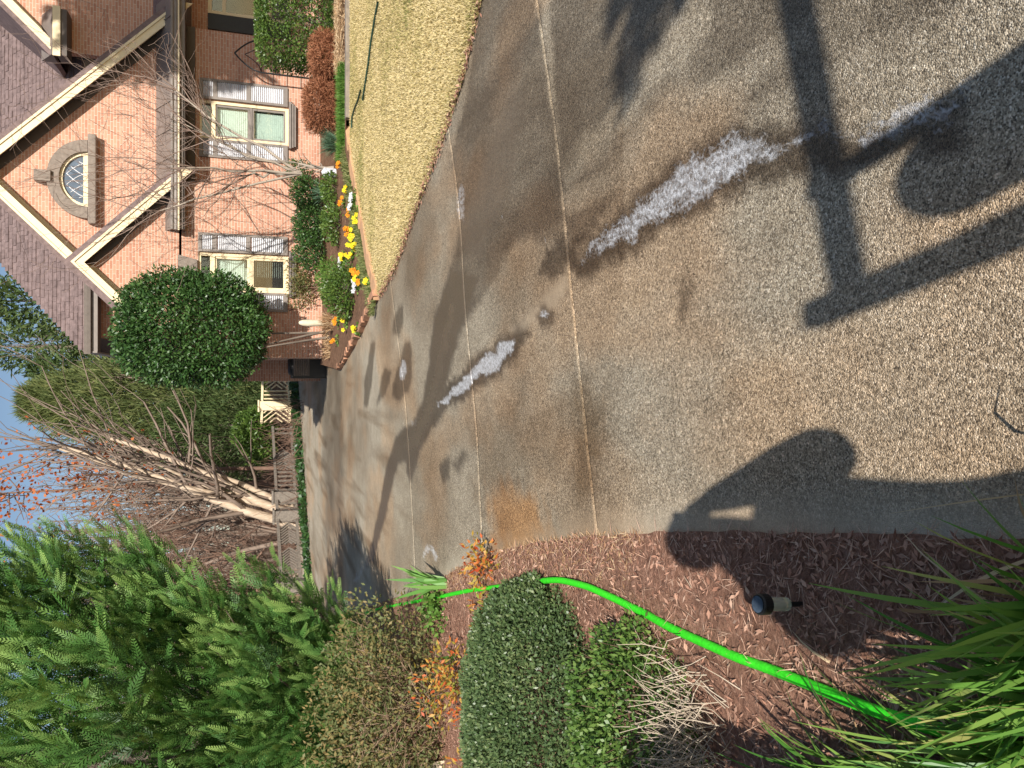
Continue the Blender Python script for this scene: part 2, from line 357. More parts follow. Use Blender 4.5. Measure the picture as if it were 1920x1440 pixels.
    foam *= 1 - .5 * pm([(1480, 290), (1600, 270), (1640, 300), (1500, 320)], soft=.1)
    foam = np.maximum(foam, 1.15 * pm(band([(968, 632, 6), (950, 650, 16), (920, 680, 17), (890, 705, 14), (862, 725, 12), (838, 748, 9), (820, 760, 6)]), soft=.07, rag=.05, ky=.6))
    foam = np.maximum(foam, pm(band([(1024, 585, 14), (1018, 600, 12)]), soft=.06, rag=.03))
    foam = np.maximum(foam, pm(band([(758, 675, 4), (756, 692, 8), (752, 715, 5)]), soft=.12, rag=.04, ky=.5))
    foam = np.maximum(foam, pm([(800, 1018), (790, 1040), (796, 1050), (808, 1035), (818, 1060), (824, 1045), (812, 1022)], soft=.08, rag=.04, ky=.5))
    foam = np.maximum(foam, .85 * pm([(690, 1045), (665, 1075), (660, 1100), (672, 1098), (684, 1070), (698, 1050)], soft=.16, rag=.08, ky=.35))
    foam = np.maximum(foam, .8 * pm(band([(866, 340, 6), (862, 380, 10), (868, 420, 6)]), soft=.08, rag=.04, ky=.6))
    foam = np.maximum(foam, .75 * pm(band([(785, 780, 5), (770, 795, 10), (762, 795, 5)]), soft=.12, rag=.05, ky=.5))
    sp = vnoise(X * 26, Y * 14, 91); foam = np.maximum(foam, np.where(sp > .985, 1.1, 0) * (wet > .4) * (Y > 2.2) * (Y < 6))
    # mildew, rust, pale strips
    stain = np.clip((fbm(X * .8, Y * .5, 70) - .47) * 3.0, 0, 1) * .75 * (Y > 3.2)
    stain = np.maximum(stain, .9 * pm(band([(1090, 700, 25), (1100, 800, 35), (1100, 900, 40), (1110, 960, 30)]), soft=.35, rag=.12, ky=.7))
    stain = np.maximum(stain, .6 * pm([(880, 780), (1000, 740), (1090, 760), (1110, 950), (1010, 900), (900, 960)], soft=.4, rag=.2, ky=.6))
    vs_ = fbm(X * 4.0, Y * .35, 75); stain = np.maximum(stain, np.clip((vs_ - .5) * 4, 0, 1) * .75 * np.clip((Y - 6) / 5, 0, 1))
    rust = .9 * pm([(920, 930), (960, 910), (1010, 940), (1030, 1010), (960, 1030), (925, 1025)], soft=.25, rag=.12, ky=.7)
    rust = np.maximum(rust, .35 * np.clip((fbm(X * 1.3, Y * .7, 88) - .5) * 5, 0, 1))
    edge = np.interp(Y, EDGE[:, 1], EDGE[:, 0])
    pale = np.clip(1 - (X - edge) / .16, 0, 1) * .85
    pale = np.maximum(pale, .75 * pm([(1060, 515), (1066, 540), (1030, 590), (985, 615), (960, 640), (955, 625), (990, 590), (1030, 550)], soft=.07, rag=.04) )
    pale = np.maximum(pale, .55 * np.clip((Y - 7) / 5, 0, 1)); wet *= 1 - .0 * pale
    # hairline rim that dries pale along the run
    return dict(wet=wet, foam=np.clip(foam, 0, 1.2), stain=np.clip(stain, 0, 1), rust=rust, silt=silt, pale=pale)
EDGE_PX = [(1920, 1010), (1560, 1000), (1300, 995), (1200, 1000), (1100, 1005), (1020, 1015), (950, 1030), (900, 1045), (870, 1060), (800, 1100), (700, 1135), (640, 1150), (600, 1165)]
EDGE = np.array([(-0.30, -7)] + [gp(*p) for p in EDGE_PX])
drive = bpy.data.objects.new('driveway', None); COL.objects.link(drive)
tag(drive, 'wet exposed aggregate concrete driveway with suds running across it', kind='structure')
rows = [np.concatenate([np.linspace(0, .72, 20), np.linspace(.723, 1, 235)]), np.linspace(0, 1, 92), np.linspace(0, 1, 84), np.linspace(0, 1, 130), np.linspace(0, 1, 90) ** 1.6]
for k in range(5):
    y0, y1 = jy(k - 1) + .007, jy(k) - .007
    r = rows[k]; r = np.concatenate([[0, 1e-6], r[1:-1], [1 - 1e-6, 1]])
    X = np.repeat(xs[None, :], len(r), 0); Y = y0[None, :] + (y1 - y0)[None, :] * r[:, None]
    Y[1] = Y[0] + .004; Y[-2] = Y[-1] - .004
    Z = np.zeros_like(X); Z[0] = -.03; Z[-1] = -.03
    nr, nc = X.shape; i = np.arange(nr - 1)[:, None] * nc + np.arange(nc - 1)[None, :]
    Fq = np.stack([i, i + 1, i + nc + 1, i + nc], -1).reshape(-1, 4)
    me = mesh_np('slab', np.stack([X.ravel(), Y.ravel(), Z.ravel()], 1), Fq)
    for nme, val in drive_attrs(X.ravel(), Y.ravel()).items():
        a = me.attributes.new(nme, 'FLOAT', 'POINT'); a.data.foreach_set('value', val.astype(np.float32))
    link('slab', me, M['concrete'], drive)
jm = plain('joint_filler', (.34, .25, .155), .9, .4, 30)
b = MB(); b.box(-8, 9, -7, 45, -.06, -.011); b.build('joint_filler', jm, drive)

# ------------------------------------------------------------------ ground, beds, lawn
def mulchmat(name, a, b_, c_, sc=30):
    m, nt, b, N, L = newmat(name); p = worldpos(nt)
    n = noise(nt, sc, p, 8, .75); n2 = noise(nt, 2.2, p, 4)
    c = mixc(nt, .6, ramp(nt, n, [(.3, a), (.55, b_), (.75, c_)]), ramp(nt, n2, [(.3, (.7, .66, .62)), (.7, (1.15, 1.12, 1.1))]), 'MULTIPLY')
    L(c, b.inputs['Base Color']); b.inputs['Roughness'].default_value = .95; b.inputs['Specular IOR Level'].default_value = .1
    bump(nt, b, n, .9, .03); return m
M['mulch'] = mulchmat('red_brown_mulch', (.15, .075, .052), (.42, .235, .165), (.66, .41, .31))
M['soil'] = mulchmat('bed_soil', (.10, .055, .035), (.24, .14, .09), (.38, .24, .15), 14)
M['litter'] = mulchmat('leaf_litter', (.09, .06, .04), (.24, .165, .115), (.44, .35, .27), 3.5)
M['lawn'] = mulchmat('dormant_turf', (.34, .26, .12), (.58, .47, .23), (.72, .60, .34), 24)
def grid_sheet(name, Ys, xl, xr, nx, zf, mat):
    t = np.linspace(0, 1, nx); X = xl[:, None] + (xr - xl)[:, None] * t[None, :]; Y = np.repeat(Ys[:, None], nx, 1); Z = zf(X, Y, t[None, :])
    nr, nc = X.shape; i = np.arange(nr - 1)[:, None] * nc + np.arange(nc - 1)[None, :]
    me = mesh_np(name, np.stack([X.ravel(), Y.ravel(), Z.ravel()], 1), np.stack([i, i + 1, i + nc + 1, i + nc], -1).reshape(-1, 4), smooth=True)
    return link(name, me, mat)
def terrain_z(x, y):
    h = np.clip((y - 36) / 55, 0, 1); h = h * h * (3 - 2 * h) * 4.2
    hl = np.clip((-x - 9) / 30, 0, 1) * 1.6 * np.clip((y - 12) / 20, 0, 1)
    return h + hl + np.clip((y - 24) / 8, 0, 1) * (.25 * (fbm(x * .3, y * .3, 5) - .5)) - .09
tx = np.concatenate([np.linspace(-400, -40, 24), np.linspace(-39, 39, 90), np.linspace(40, 400, 24)]); ty = np.concatenate([np.linspace(-60, 20, 20), np.linspace(21, 80, 80), np.linspace(82, 420, 50)])
TX, TY = np.meshgrid(tx, ty); TZ = terrain_z(TX, TY)
i = np.arange(len(ty) - 1)[:, None] * len(tx) + np.arange(len(tx) - 1)[None, :]
o = link('ground', mesh_np('ground', np.stack([TX.ravel(), TY.ravel(), TZ.ravel()], 1), np.stack([i, i + 1, i + len(tx) + 1, i + len(tx)], -1).reshape(-1, 4), smooth=True), M['litter'])
tag(o, 'brown leaf littered ground rising into the woods', kind='structure')
# near mulch bed on the left of the drive
def edge_x(y): return np.interp(y, EDGE[:, 1], EDGE[:, 0])
def bed_z(x, y):
    d = np.clip(edge_x(y) - x, 0, 9)
    return .006 + .045 * np.clip(d / .25, 0, 1) + .03 * (fbm(x * 5, y * 5, 9) - .5) * np.clip(d / .1, 0, 1) + .02 * (fbm(x * 22, y * 22, 19, 2) - .5) * np.clip(d / .06, 0, 1)
Yb = np.concatenate([np.linspace(-7, .6, 20), np.linspace(.65, 8, 230), np.linspace(8.1, 23, 60)])
t = np.linspace(0, 1, 150) ** 2
X = edge_x(Yb)[:, None] + .02 * (fbm(Yb * 9, Yb * 0, 13) - .5)[:, None] - 14 * t[None, :]; Y = np.repeat(Yb[:, None], 150, 1); Z = bed_z(X, Y); Z[:, 0] = -.02
i = np.arange(len(Yb) - 1)[:, None] * 150 + np.arange(149)[None, :]
o = link('mulch_bed', mesh_np('mulch_bed', np.stack([X.ravel(), Y.ravel(), Z.ravel()], 1), np.stack([i, i + 150, i + 151, i + 1], -1).reshape(-1, 4), smooth=True), M['mulch'])
tag(o, 'red brown mulch bed along the left edge of the driveway', kind='structure')
chipmat = leafmat('bark_chips', [(0, (.13, .06, .04)), (.4, (.34, .175, .12)), (.8, (.50, .295, .21)), (1, (.62, .44, .33))], .85, 0, .1)
n = 46000; cy = .7 + 6.3 * R.random(n) ** 1.7; cx_ = edge_x(cy) - .01 - 2.9 * R.random(n) ** 1.4; C = np.stack([cx_, cy, bed_z(cx_, cy) + .004 + .012 * R.random(n)], 1)
D = R.normal(size=(n, 3)) * [1, 1, .28]; ln = R.uniform(.010, .040, n)
needle = R.random(n) < .3; Nn = unit(np.stack([R.normal(size=n) * .5, R.normal(size=n) * .5, np.ones(n)], 1))
V, F, T = leaf_quads(C, D, np.where(needle, ln * 2.6, ln), np.where(needle, .0028, ln * R.uniform(.12, .42, n)), np.where(needle, R.uniform(.7, 1, n), R.beta(2.4, 1.6, n) * .95), Nn)
tag(link('bark_mulch', mesh_np('bark_mulch', V, F, T), chipmat), 'loose bark chips and pine needles strewn over the mulch bed', 'mulch', kind='stuff')
n = 2200; cy = 3.0 + 3.6 * R.random(n); cx_ = edge_x(cy) - .25 * R.random(n) ** 2; C = np.stack([cx_, cy, bed_z(cx_, cy) + .015 * R.random(n)], 1)
V, F, T = leaf_quads(C, R.normal(size=(n, 3)) * [1, 1, .5], R.uniform(.02, .06, n), .0035, R.uniform(.1, .9, n))
strawmat = leafmat('dry_straw', [(0, (.30, .16, .08)), (.5, (.52, .33, .18)), (1, (.70, .55, .36))], .8, .1, .1)
tag(link('dry_straw', mesh_np('dry_straw', V, F, T), strawmat), 'dry straw and dead grass along the edge of the concrete', 'straw', kind='stuff')

LE = np.array([(5.6, -7.0), (3.9, 3.6)] + [gp(*p) for p in [(905, 0), (870, 150), (830, 270), (780, 400), (745, 500), (714, 556)]])
BRK = np.array([gp(*p) for p in [(712, 552), (695, 480), (680, 400), (668, 330), (655, 245)]])
YBK = gp(660, 120)[1]
def lawn_xl(y): return np.where(y < BRK[0, 1], np.interp(y, LE[:, 1], LE[:, 0]), np.interp(y, BRK[:, 1], BRK[:, 0]))
Yl = np.concatenate([np.linspace(-7, 4, 12), np.linspace(4.2, YBK, 110)])
def lawn_z(X, Y, t=None):
    d = np.clip(X - lawn_xl(Y), 0, 3); return .004 + .035 * np.clip(d / .12, 0, 1) + .015 * (fbm(X * 2, Y * 2, 31) - .5)
o = grid_sheet('lawn', Yl, lawn_xl(Yl), np.full(len(Yl), 16.0), 120, lawn_z, M['lawn']); tag(o, 'dormant straw coloured lawn between drive and flower bed', kind='structure')
n = 118000; gy = 4.6 + (YBK - 4.7) * R.random(n) ** 1.15; gx = lawn_xl(gy) + R.random(n) ** 1.1 * np.minimum(7.0, gy * .62 - lawn_xl(gy) + .6); ok = gx > lawn_xl(gy)
gx, gy = gx[ok], gy[ok]; n = len(gx); C = np.stack([gx, gy, lawn_z(gx, gy)], 1)
gn = fbm(gx * .9, gy * .9, 44); ed = np.clip(1 - (gx - lawn_xl(gy)) / .3, 0, 1) + np.clip(1 - (YBK - gy) / 1.4, 0, 1) * .5
tint = np.clip((.30 + .55 * R.random(n)) - .40 * np.clip(gn - .52, 0, 1) * 3 - .22 * ed * R.random(n), 0, 1)
V, F, T = leaf_quads(C, np.stack([R.normal(size=n) * .7, R.normal(size=n) * .7, np.ones(n)], 1), R.uniform(.018, .048, n), R.uniform(.006, .012, n), tint)
turfmat = leafmat('zoysia_blades', [(0, (.17, .20, .055)), (.2, (.42, .37, .15)), (.5, (.68, .55, .29)), (1, (.86, .74, .47))], .7, .25, .15)
tag(link('lawn_grass', mesh_np('lawn_grass', V, F, T), turfmat), 'short dormant straw yellow lawn grass', 'grass', kind='stuff')
n = 1500; gy = 4.8 + 7 * R.random(n); gx = np.interp(gy, LE[:, 1], LE[:, 0]) + R.normal(size=n) * .035 + .01; ok = gy < BRK[0, 1]; gx, gy = gx[ok], gy[ok]; n = len(gx)
V, F, T = leaf_quads(np.stack([gx, gy, .006 + .03 * R.random(n)], 1), R.normal(size=(n, 3)) * [1, 1, .3], R.uniform(.02, .06, n), R.uniform(.012, .03, n), R.uniform(.15, .85, n), unit(R.normal(size=(n, 3)) * .4 + [0, 0, 1]))
tag(link('fallen_leaves', mesh_np('fallen_leaves', V, F, T), chipmat), 'brown fallen leaves caught along the lawn edge', 'leaves', kind='stuff')
# flower bed in front of the house
FBL = np.array([gp(712, 552), gp(680, 622), gp(640, 692), (.45, 18.45)])
def fb_z(X, Y, t=None): return .03 + .018 * np.clip(Y - 11, 0, 8) + .04 * (fbm(X * 3, Y * 3, 51) - .5)
Yf = np.linspace(FBL[0, 1] + .02, 18.95, 80)
xr = np.where(Yf < BRK[-1, 1] - .2, np.interp(Yf, BRK[:, 1], BRK[:, 0]), 16.0)
o = grid_sheet('flower_bed', Yf, np.interp(Yf, FBL[:, 1], FBL[:, 0]), xr, 90, fb_z, M['soil']); tag(o, 'bare brown soil of the flower bed against the house', kind='structure')

# brick edging: flat tan bricks along the lawn, tilted red ones along the drive
edgemat = plain('tan_edging_brick', (.58, .34, .19), .85, .18, 6, bmp=.3)
edgemat2 = plain('red_edging_brick', (.42, .215, .13), .85, .35, 8, bmp=.4)
ed = empty('brick_edging', (*BRK[0], 0), 'row of flat tan bricks edging the lawn beside the flower bed', 'edging')
L = np.concatenate([[0], np.cumsum(np.hypot(*np.diff(BRK, axis=0).T))]); nb = 15
bm_ = None
for k in range(nb):
    s = (k + .5) / nb * L[-1]; c = np.array([np.interp(s, L, BRK[:, 0]), np.interp(s, L, BRK[:, 1])]); c2 = np.array([np.interp(s + .05, L, BRK[:, 0]), np.interp(s + .05, L, BRK[:, 1])]); a = math.atan2(*(c2 - c)[::-1])
    if bm_ is None:
        ln = L[-1] / nb - .016; mb = MB(); mb.box(-ln / 2, ln / 2, -.12, .12, -.04, .075); o = mb.build('brick', edgemat, None, bevel=.008); bm_ = o.data
    else: o = link('brick', bm_); m = o.modifiers.new('bevel', 'BEVEL'); m.width = .008; m.segments = 2
    o.parent = ed; o.location = (c[0] - ed.location.x + .02 * random.Random(k).uniform(-1, 1), c[1] - ed.location.y, .012 * random.Random(k + 9).uniform(-1, 1)); o.rotation_euler = (rad(random.Random(k).uniform(-3, 3)), 0, a + rad(random.Random(k + 5).uniform(-3, 3)))
e2 = empty('brick_edging', (*FBL[0][:2], 0), 'curving row of tilted red bricks between flower bed and driveway', 'edging')
P2 = FBL[:3]; L = np.concatenate([[0], np.cumsum(np.hypot(*np.diff(P2, axis=0).T))]); bm_ = None; nb = 17
for k in range(nb):
    s = (k + .5) / nb * L[-1]; c = np.array([np.interp(s, L, P2[:, 0]), np.interp(s, L, P2[:, 1])]); rk = random.Random(k + 77)
    if bm_ is None: mb = MB(); mb.box(-.13, .13, -.05, .05, -.06, .10); o = mb.build('brick', edgemat2, None, bevel=.008); bm_ = o.data
    else: o = link('brick', bm_); m = o.modifiers.new('bevel', 'BEVEL'); m.width = .008; m.segments = 2
    o.parent = e2; o.location = (c[0] - e2.location.x + .03, c[1] - e2.location.y, rk.uniform(-.02, .015)); o.rotation_euler = (rad(rk.uniform(-14, 14)), rad(rk.uniform(-6, 6)), math.atan2(P2[2][1] - P2[0][1], P2[2][0] - P2[0][0]) + rad(rk.uniform(-7, 7)))
mb = MB()
for k, xx in enumerate((BRK[-1, 0] + .1, 7.05, 9.5)): mb.box(xx, xx + 2.43, YBK + .01, YBK + .17 + .01 * k, -.05, .11 + .012 * (k % 2), .5)
tag(mb.build('landscape_timber', M['timber'], None, bevel=.012), 'grey weathered timber edging along the back of the lawn', 'timber')

# ------------------------------------------------------------------ the brick house
HY, SY, BY = 19.0, 18.5, 20.5
house = empty('brick_house', (4.4, HY, 0), 'salmon brick house with steep gables and taupe shutters', 'house')
hb = lambda mb, name, mat, parent=house, **k: mb.build(name, mat, parent, **k)
class sub:                                         # sub-parts keep world coordinates under a part at the house origin
    pass
def build_sub(mb, name, mat, part, **k):
    o = mb.build(name, mat, None, **k); o.parent = part
    off = Vector(house.location) + Vector(part.location); o.location = -off; return o
gx1, gz1 = pp(118, 490, SY - .35); 
AX, AZ, HALF = 4.47, 7.43, 4.0                     # main gable: apex and half width
SX, SZ, SH = gx1, gz1, 2.1                         # small front gable
def gable(cx, az, half, yw, over, yb, fw, zb):
    """wall triangle, roof slabs, fascia, soffit and frieze of a front gable; az = top of roof at the ridge"""
    th = .10; w = MB(); d = .16
    w.prism([(cx - half + .15, zb), (cx + half - .15, zb), (cx + half - .15, az - half + .15 - .2), (cx, az - .2), (cx - half + .15, az - half + .15 - .2)], 'y', yw, yw + .22); hb(w, 'gable_wall', M['brick'])
    yf = yw - over
    for s in (-1, 1):
        r = MB(); e = half + .12; q = [(cx, az), (cx + s * e, az - e), (cx + s * (e - .07), az - e - .07), (cx, az - .14)]
        r.prism(q if s < 0 else q[::-1], 'y', yf - .02, yb); ro = hb(r, 'gable_roof', M['shingle'])
        f = MB(); a0, a1 = .145, .145 + fw; q = [(cx, az - a0), (cx + s * (e - .08), az - e + .08 - a0), (cx + s * (e - .08), az - e + .08 - a1), (cx, az - a1)]
        f.prism(q if s < 0 else q[::-1], 'y', yf, yf + .035); build_sub(f, 'fascia', M['cream'], ro)
        f = MB(); q = [(cx, az - a0 + .0), (cx + s * (e - .10), az - e + .10 - a0), (cx + s * (e - .10), az - e + .10 - a0 - .07), (cx, az - a0 - .07)]
        f.prism(q if s < 0 else q[::-1], 'y', yf - .03, yf - .002); build_sub(f, 'crown_moulding', M['cream'], ro)
        f = MB(); q = [(cx, az - .20), (cx + s * (e - .1), az - e + .1 - .20), (cx + s * (e - .1), az - e + .1 - .26), (cx, az - .26)]
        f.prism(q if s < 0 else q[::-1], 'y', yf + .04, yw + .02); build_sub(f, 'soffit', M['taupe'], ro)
        f = MB(); q = [(cx, az - .27), (cx + s * (e - .3), az - e + .3 - .27), (cx + s * (e - .3), az - e + .3 - .27 - fw * .95), (cx, az - .27 - fw * .95)]
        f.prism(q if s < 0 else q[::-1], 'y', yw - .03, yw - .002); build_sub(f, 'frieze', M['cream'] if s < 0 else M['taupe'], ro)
gable(AX, AZ, HALF, HY, .42, 24.0, .27, 3.3)
gable(SX, SZ, SH, SY, .36, HY + .4, .25, 3.2)
rx, rz = pp(96, 98, 19.2)
RX = rx + 2.45; RZ = rz + 2.45 + .1
gable(RX, RZ, 2.4, 19.6, .4, 24.0, .25, 3.3)
# storey walls with real window openings
def wall_open(x0, x1, z0, z1, ops, y, th=.24, name='wall'):
    w = MB(); xc = x0
    for a, b_, c, d in ops:
        w.box(xc, a, y, y + th, z0, z1); w.box(a, b_, y, y + th, z0, c); w.box(a, b_, y, y + th, d, z1); xc = b_
    w.box(xc, x1, y, y + th, z0, z1); return hb(w, name, M['brick'])
px = lambda yi, Y, v=450: pp(v, yi, Y)[0]
zt, zbm = pp(374, 230, HY)[1], pp(541, 230, HY)[1]
W1 = (px(265, HY), px(193, HY)); W2 = (px(547, SY), px(476, SY)); zt2, zb2 = pp(372, 500, SY)[1], pp(541, 500, SY)[1]
wall_open(SX + SH - .4, px(60, HY, 420), -.1, 3.6, [(W1[0], W1[1], zbm, zt)], HY)
wall_open(SX - SH + .15, SX + SH - .15, -.1, 3.25, [(W2[0], W2[1], zb2, zt2)], SY)
w = MB(); w.box(SX + SH - .39, SX + SH - .15, SY + .24, HY - .002, -.1, 3.3); hb(w, 'return_wall', M['brick'])
w = MB(); w.box(SX - SH + .15, SX - SH + .39, SY + .24, BY, -.1, 3.3); hb(w, 'return_wall', M['brick'])
def window(x0, x1, z0, z1, y, opn):
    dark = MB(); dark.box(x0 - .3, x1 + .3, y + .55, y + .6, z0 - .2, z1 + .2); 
    fr = MB(); f = .07; yy = (y + .04, y + .15)
    fr.box(x0, x0 + f, *yy, z0, z1); fr.box(x1 - f, x1, *yy, z0, z1); fr.box(x0 + f, x1 - f, *yy, z1 - .05, z1); fr.box(x0 + f, x1 - f, *yy, z0, z0 + .07)
    zt_ = z1 - .24; fr.box(x0 + f, x1 - f, *yy, zt_ - .10, zt_); wo = hb(fr, 'window', M['cream'])
    build_sub(dark, 'interior', M['dark_interior'], wo)
    zm = (z0 + .07 + zt_ - .10) / 2; s = MB(); g = .05; ys = (y + .075, y + .125)
    for a, b_ in ((z0 + .072, zm - .03), (zm + .03, zt_ - .102)):
        s.box(x0 + f + .002, x0 + f + g, *ys, a, b_); s.box(x1 - f - g, x1 - f - .002, *ys, a, b_); s.box(x0 + f + g, x1 - f - g, *ys, b_ - .035, b_); s.box(x0 + f + g, x1 - f - g, *ys, a, a + .04)
    s.box(x0 + f + .002, x1 - f - .002, y + .06, y + .13, zm - .029, zm + .029); build_sub(s, 'sash', M['cream'] if opn else M['taupe_light'], wo)
    for a, b_ in ((z0 + .1, zm - .03), (zm + .03, zt_ - .13), (zt_, z1 - .05)):
        p = MB(); p.box(x0 + f + g * .7, x1 - f - g * .7, y + .098, y + .102, a, b_); build_sub(p, 'pane', M['glass'], wo)
    bl = MB(); z = z0 + .12; k = 0
    while z < zt_ - .12:
        if not (opn and z < z0 + .95): bl.bar((x0 + f + .06, y + .19, z), (x1 - f - .06, y + .19, z), .05, .004, (0, -.93, .36), .5 if k % 2 else .62)
        elif opn: bl.bar((x0 + f + .30, y + .19, z), (x1 - f - .06, y + .19, z), .03, .004, (0, .1, .99), .5)
        z += .046; k += 1
    if opn: bl.box(x0 + f + .06, x0 + f + .50, y + .22, y + .225, z0 + .8, zt_ - .14)
    build_sub(bl, 'blind', M['blind'], wo)
    si = MB(); 
    for j, (dz, dy) in enumerate(((0, .16), (.055, .13), (.11, .10))): si.box(x0 - .10 + j * .03, x1 + .10 - j * .03, y - dy, y + .05, z0 - .055 - dz, z0 - .003 - dz)
    build_sub(si, 'sill', M['taupe_light'], wo); return wo
window(*W1, zbm, zt, HY, False); window(*W2, zb2, zt2, SY, True)
def shutter(x0, x1, z0, z1, y):
    f = .055; s = MB(); yy = (y - .05, y - .004); hgt = z1 - z0; zs = [z0, z0 + .10, z0 + hgt * .425, z0 + hgt * .475, z0 + hgt * .80, z0 + hgt * .85, z1 - .07, z1]
    s.box(x0, x0 + f, *yy, z0, z1); s.box(x1 - f, x1, *yy, z0, z1)
    for a, b_ in zip(zs[::2], zs[1::2]): s.box(x0 + f, x1 - f, yy[0] + .003, yy[1] - .003, a, b_)
    so_ = hb(s, 'shutter', M['taupe_light']); l = MB()
    for a, b_ in zip(zs[1::2], zs[2::2]):
        z = a + .02
        while z < b_ - .005: l.bar((x0 + f - .004, y - .024, z), (x1 - f + .004, y - .024, z), .05, .006, (0, -.62, .78)); z += .043
    build_sub(l, 'louvres', M['louvre'], so_)
    k = MB(); k.tube([(x0 + .04, y - .06, z0 - .02), (x0 + .05, y - .06, z0 - .09), (x0 + .09, y - .06, z0 - .12), (x0 + .12, y - .06, z0 - .08)], [.01] * 4, 5); build_sub(k, 'shutter_dog', M['black'], so_)
shutter(W1[1] + .01, px(155, HY), zbm + .02, zt, HY); shutter(px(300, HY), W1[0] - .01, zbm + .02, zt, HY)
shutter(W2[1] + .01, px(440, SY), zb2 + .02, zt2, SY); shutter(px(583, SY), W2[0] - .01, zb2 + .02, zt2, SY)
c = (W2[0] + W2[1]) / 2; k = MB(); k.prism([(c - .24, zt2 + .02), (c + .24, zt2 + .02), (c + .30, zt2 + .24), (c + .34, zt2 + .42), (c - .34, zt2 + .42), (c - .30, zt2 + .24)], 'y', SY - .06, SY - .002); hb(k, 'window_hood', M['stone_trim'])
# arched gable window
ax_, az0 = pp(178, 340, HY); az1 = pp(92, 340, HY)[1]; rr_ = (pp(160, 262, HY)[0] - pp(160, 408, HY)[0]) / 2
hh_ = az1 - az0; N_ = 20
ring = MB(); 
for i_ in range(N_):
    a, b_ = math.pi * i_ / N_, math.pi * (i_ + 1) / N_
    P_ = lambda an, q: (ax_ + rr_ * q * math.cos(an), az0 + .12 + (hh_ - .1) * q * math.sin(an))
    ring.prism([P_(a, .70), P_(a, 1), P_(b_, 1), P_(b_, .70)], 'y', HY - .16, HY - .002)
ro = hb(ring, 'arched_window', M['stone_trim'])
ri = MB()
for i_ in range(N_):
    a, b_ = math.pi * i_ / N_, math.pi * (i_ + 1) / N_; ri.prism([P_(a, .63), P_(a, .70), P_(b_, .70), P_(b_, .63)], 'y', HY - .09, HY - .003)
build_sub(ri, 'inner_frame', M['cream'], ro)
ri = MB(); ri.box(ax_ - rr_ * .69, ax_ + rr_ * .69, HY - .085, HY - .004, az0 + .10, az0 + .21); build_sub(ri, 'cream_sill', M['cream'], ro)
gl = MB(); gl.prism([P_(math.pi * i_ / N_, .63) for i_ in range(N_ + 1)], 'y', HY - .035, HY - .028); 
skyglass = plain('leaded_glass', (.10, .13, .17), .12, .5, 3, spec=.8); build_sub(gl, 'pane', skyglass, ro)
ld = MB()
for q in (-.42, -.14, .14, .42):
    for s in (-1, 1):
        pts = [(ax_ + (q + s * .5 * t_ ** 1.4) * rr_, HY - .042, az0 + .22 + t_ * hh_ * .55) for t_ in np.linspace(0, 1, 7)]
        pts = [p for p in pts if ((p[0] - ax_) / (rr_ * .62)) ** 2 + ((p[2] - az0 - .12) / ((hh_ - .1) * .62)) ** 2 < 1]
        if len(pts) > 1: ld.tube(pts, [.009] * len(pts), 4)
build_sub(ld, 'leading', M['louvre'], ro)
ks = MB(); ks.box(ax_ - .12, ax_ + .12, HY - .24, HY - .004, az1 - .08, az1 + .24); build_sub(ks, 'keystone', M['stone_trim'], ro, bevel=.01)
sl = MB(); sl.box(ax_ - rr_ - .12, ax_ + rr_ + .12, HY - .24, HY - .003, az0 - .06, az0 + .10); build_sub(sl, 'sill', M['stone_trim'], ro, bevel=.02)
# pent roof, gutter and cornice below the main gable
xe, xw = pp(330, 428, SY - .35)[0], 8.55; gz = pp(322, 200, SY - .3)[1]; yg = SY - .42
pr = MB(); pr.prism([(yg + .13, gz - .03), (HY - .002, gz + .40), (HY - .002, gz + .33), (yg + .13, gz - .08)], 'x', SX + SH - .15, xw); po = hb(pr, 'pent_roof', M['metal_roof'])
for q in np.arange(SX + SH + .3, xw, .62):
    se = MB(); se.bar((q, yg + .13, gz - .018), (q, HY - .01, gz + .405), .02, .03, (0, -.6, .7)); build_sub(se, 'standing_seam', M['taupe_light'], po)
pr = MB(); pr.prism([(yg + .13, gz - .03), (SY - .002, gz + .16), (SY - .002, gz + .10), (yg + .13, gz - .08)], 'x', xe, SX + SH - .16); hb(pr, 'cornice_return', M['metal_roof'])
gt = MB(); gt.prism([(yg + .12, gz - .16), (yg + .12, gz + .01), (yg - .01, gz + .01), (yg - .01, gz - .03), (yg + .02, gz - .06), (yg + .015, gz - .10), (yg + .05, gz - .16)], 'x', xe - .03, xw); go = hb(gt, 'gutter', M['taupe_light'])
gt = MB(); gt.box(xe - .05, xw, yg - .03, yg - .012, gz - .165, gz - .135); build_sub(gt, 'gutter_lip', M['cream'], go)
gt = MB(); gt.box(xe, xw, yg + .125, yg + .16, gz - .26, gz - .09); build_sub(gt, 'fascia', M['taupe_light'], go)
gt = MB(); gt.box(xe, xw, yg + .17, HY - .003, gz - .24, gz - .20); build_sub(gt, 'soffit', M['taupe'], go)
gt = MB(); gt.box(SX + SH - .14, px(60, HY, 420), HY - .06, HY - .002, gz - .42, gz - .243); build_sub(gt, 'frieze', M['taupe'], go)
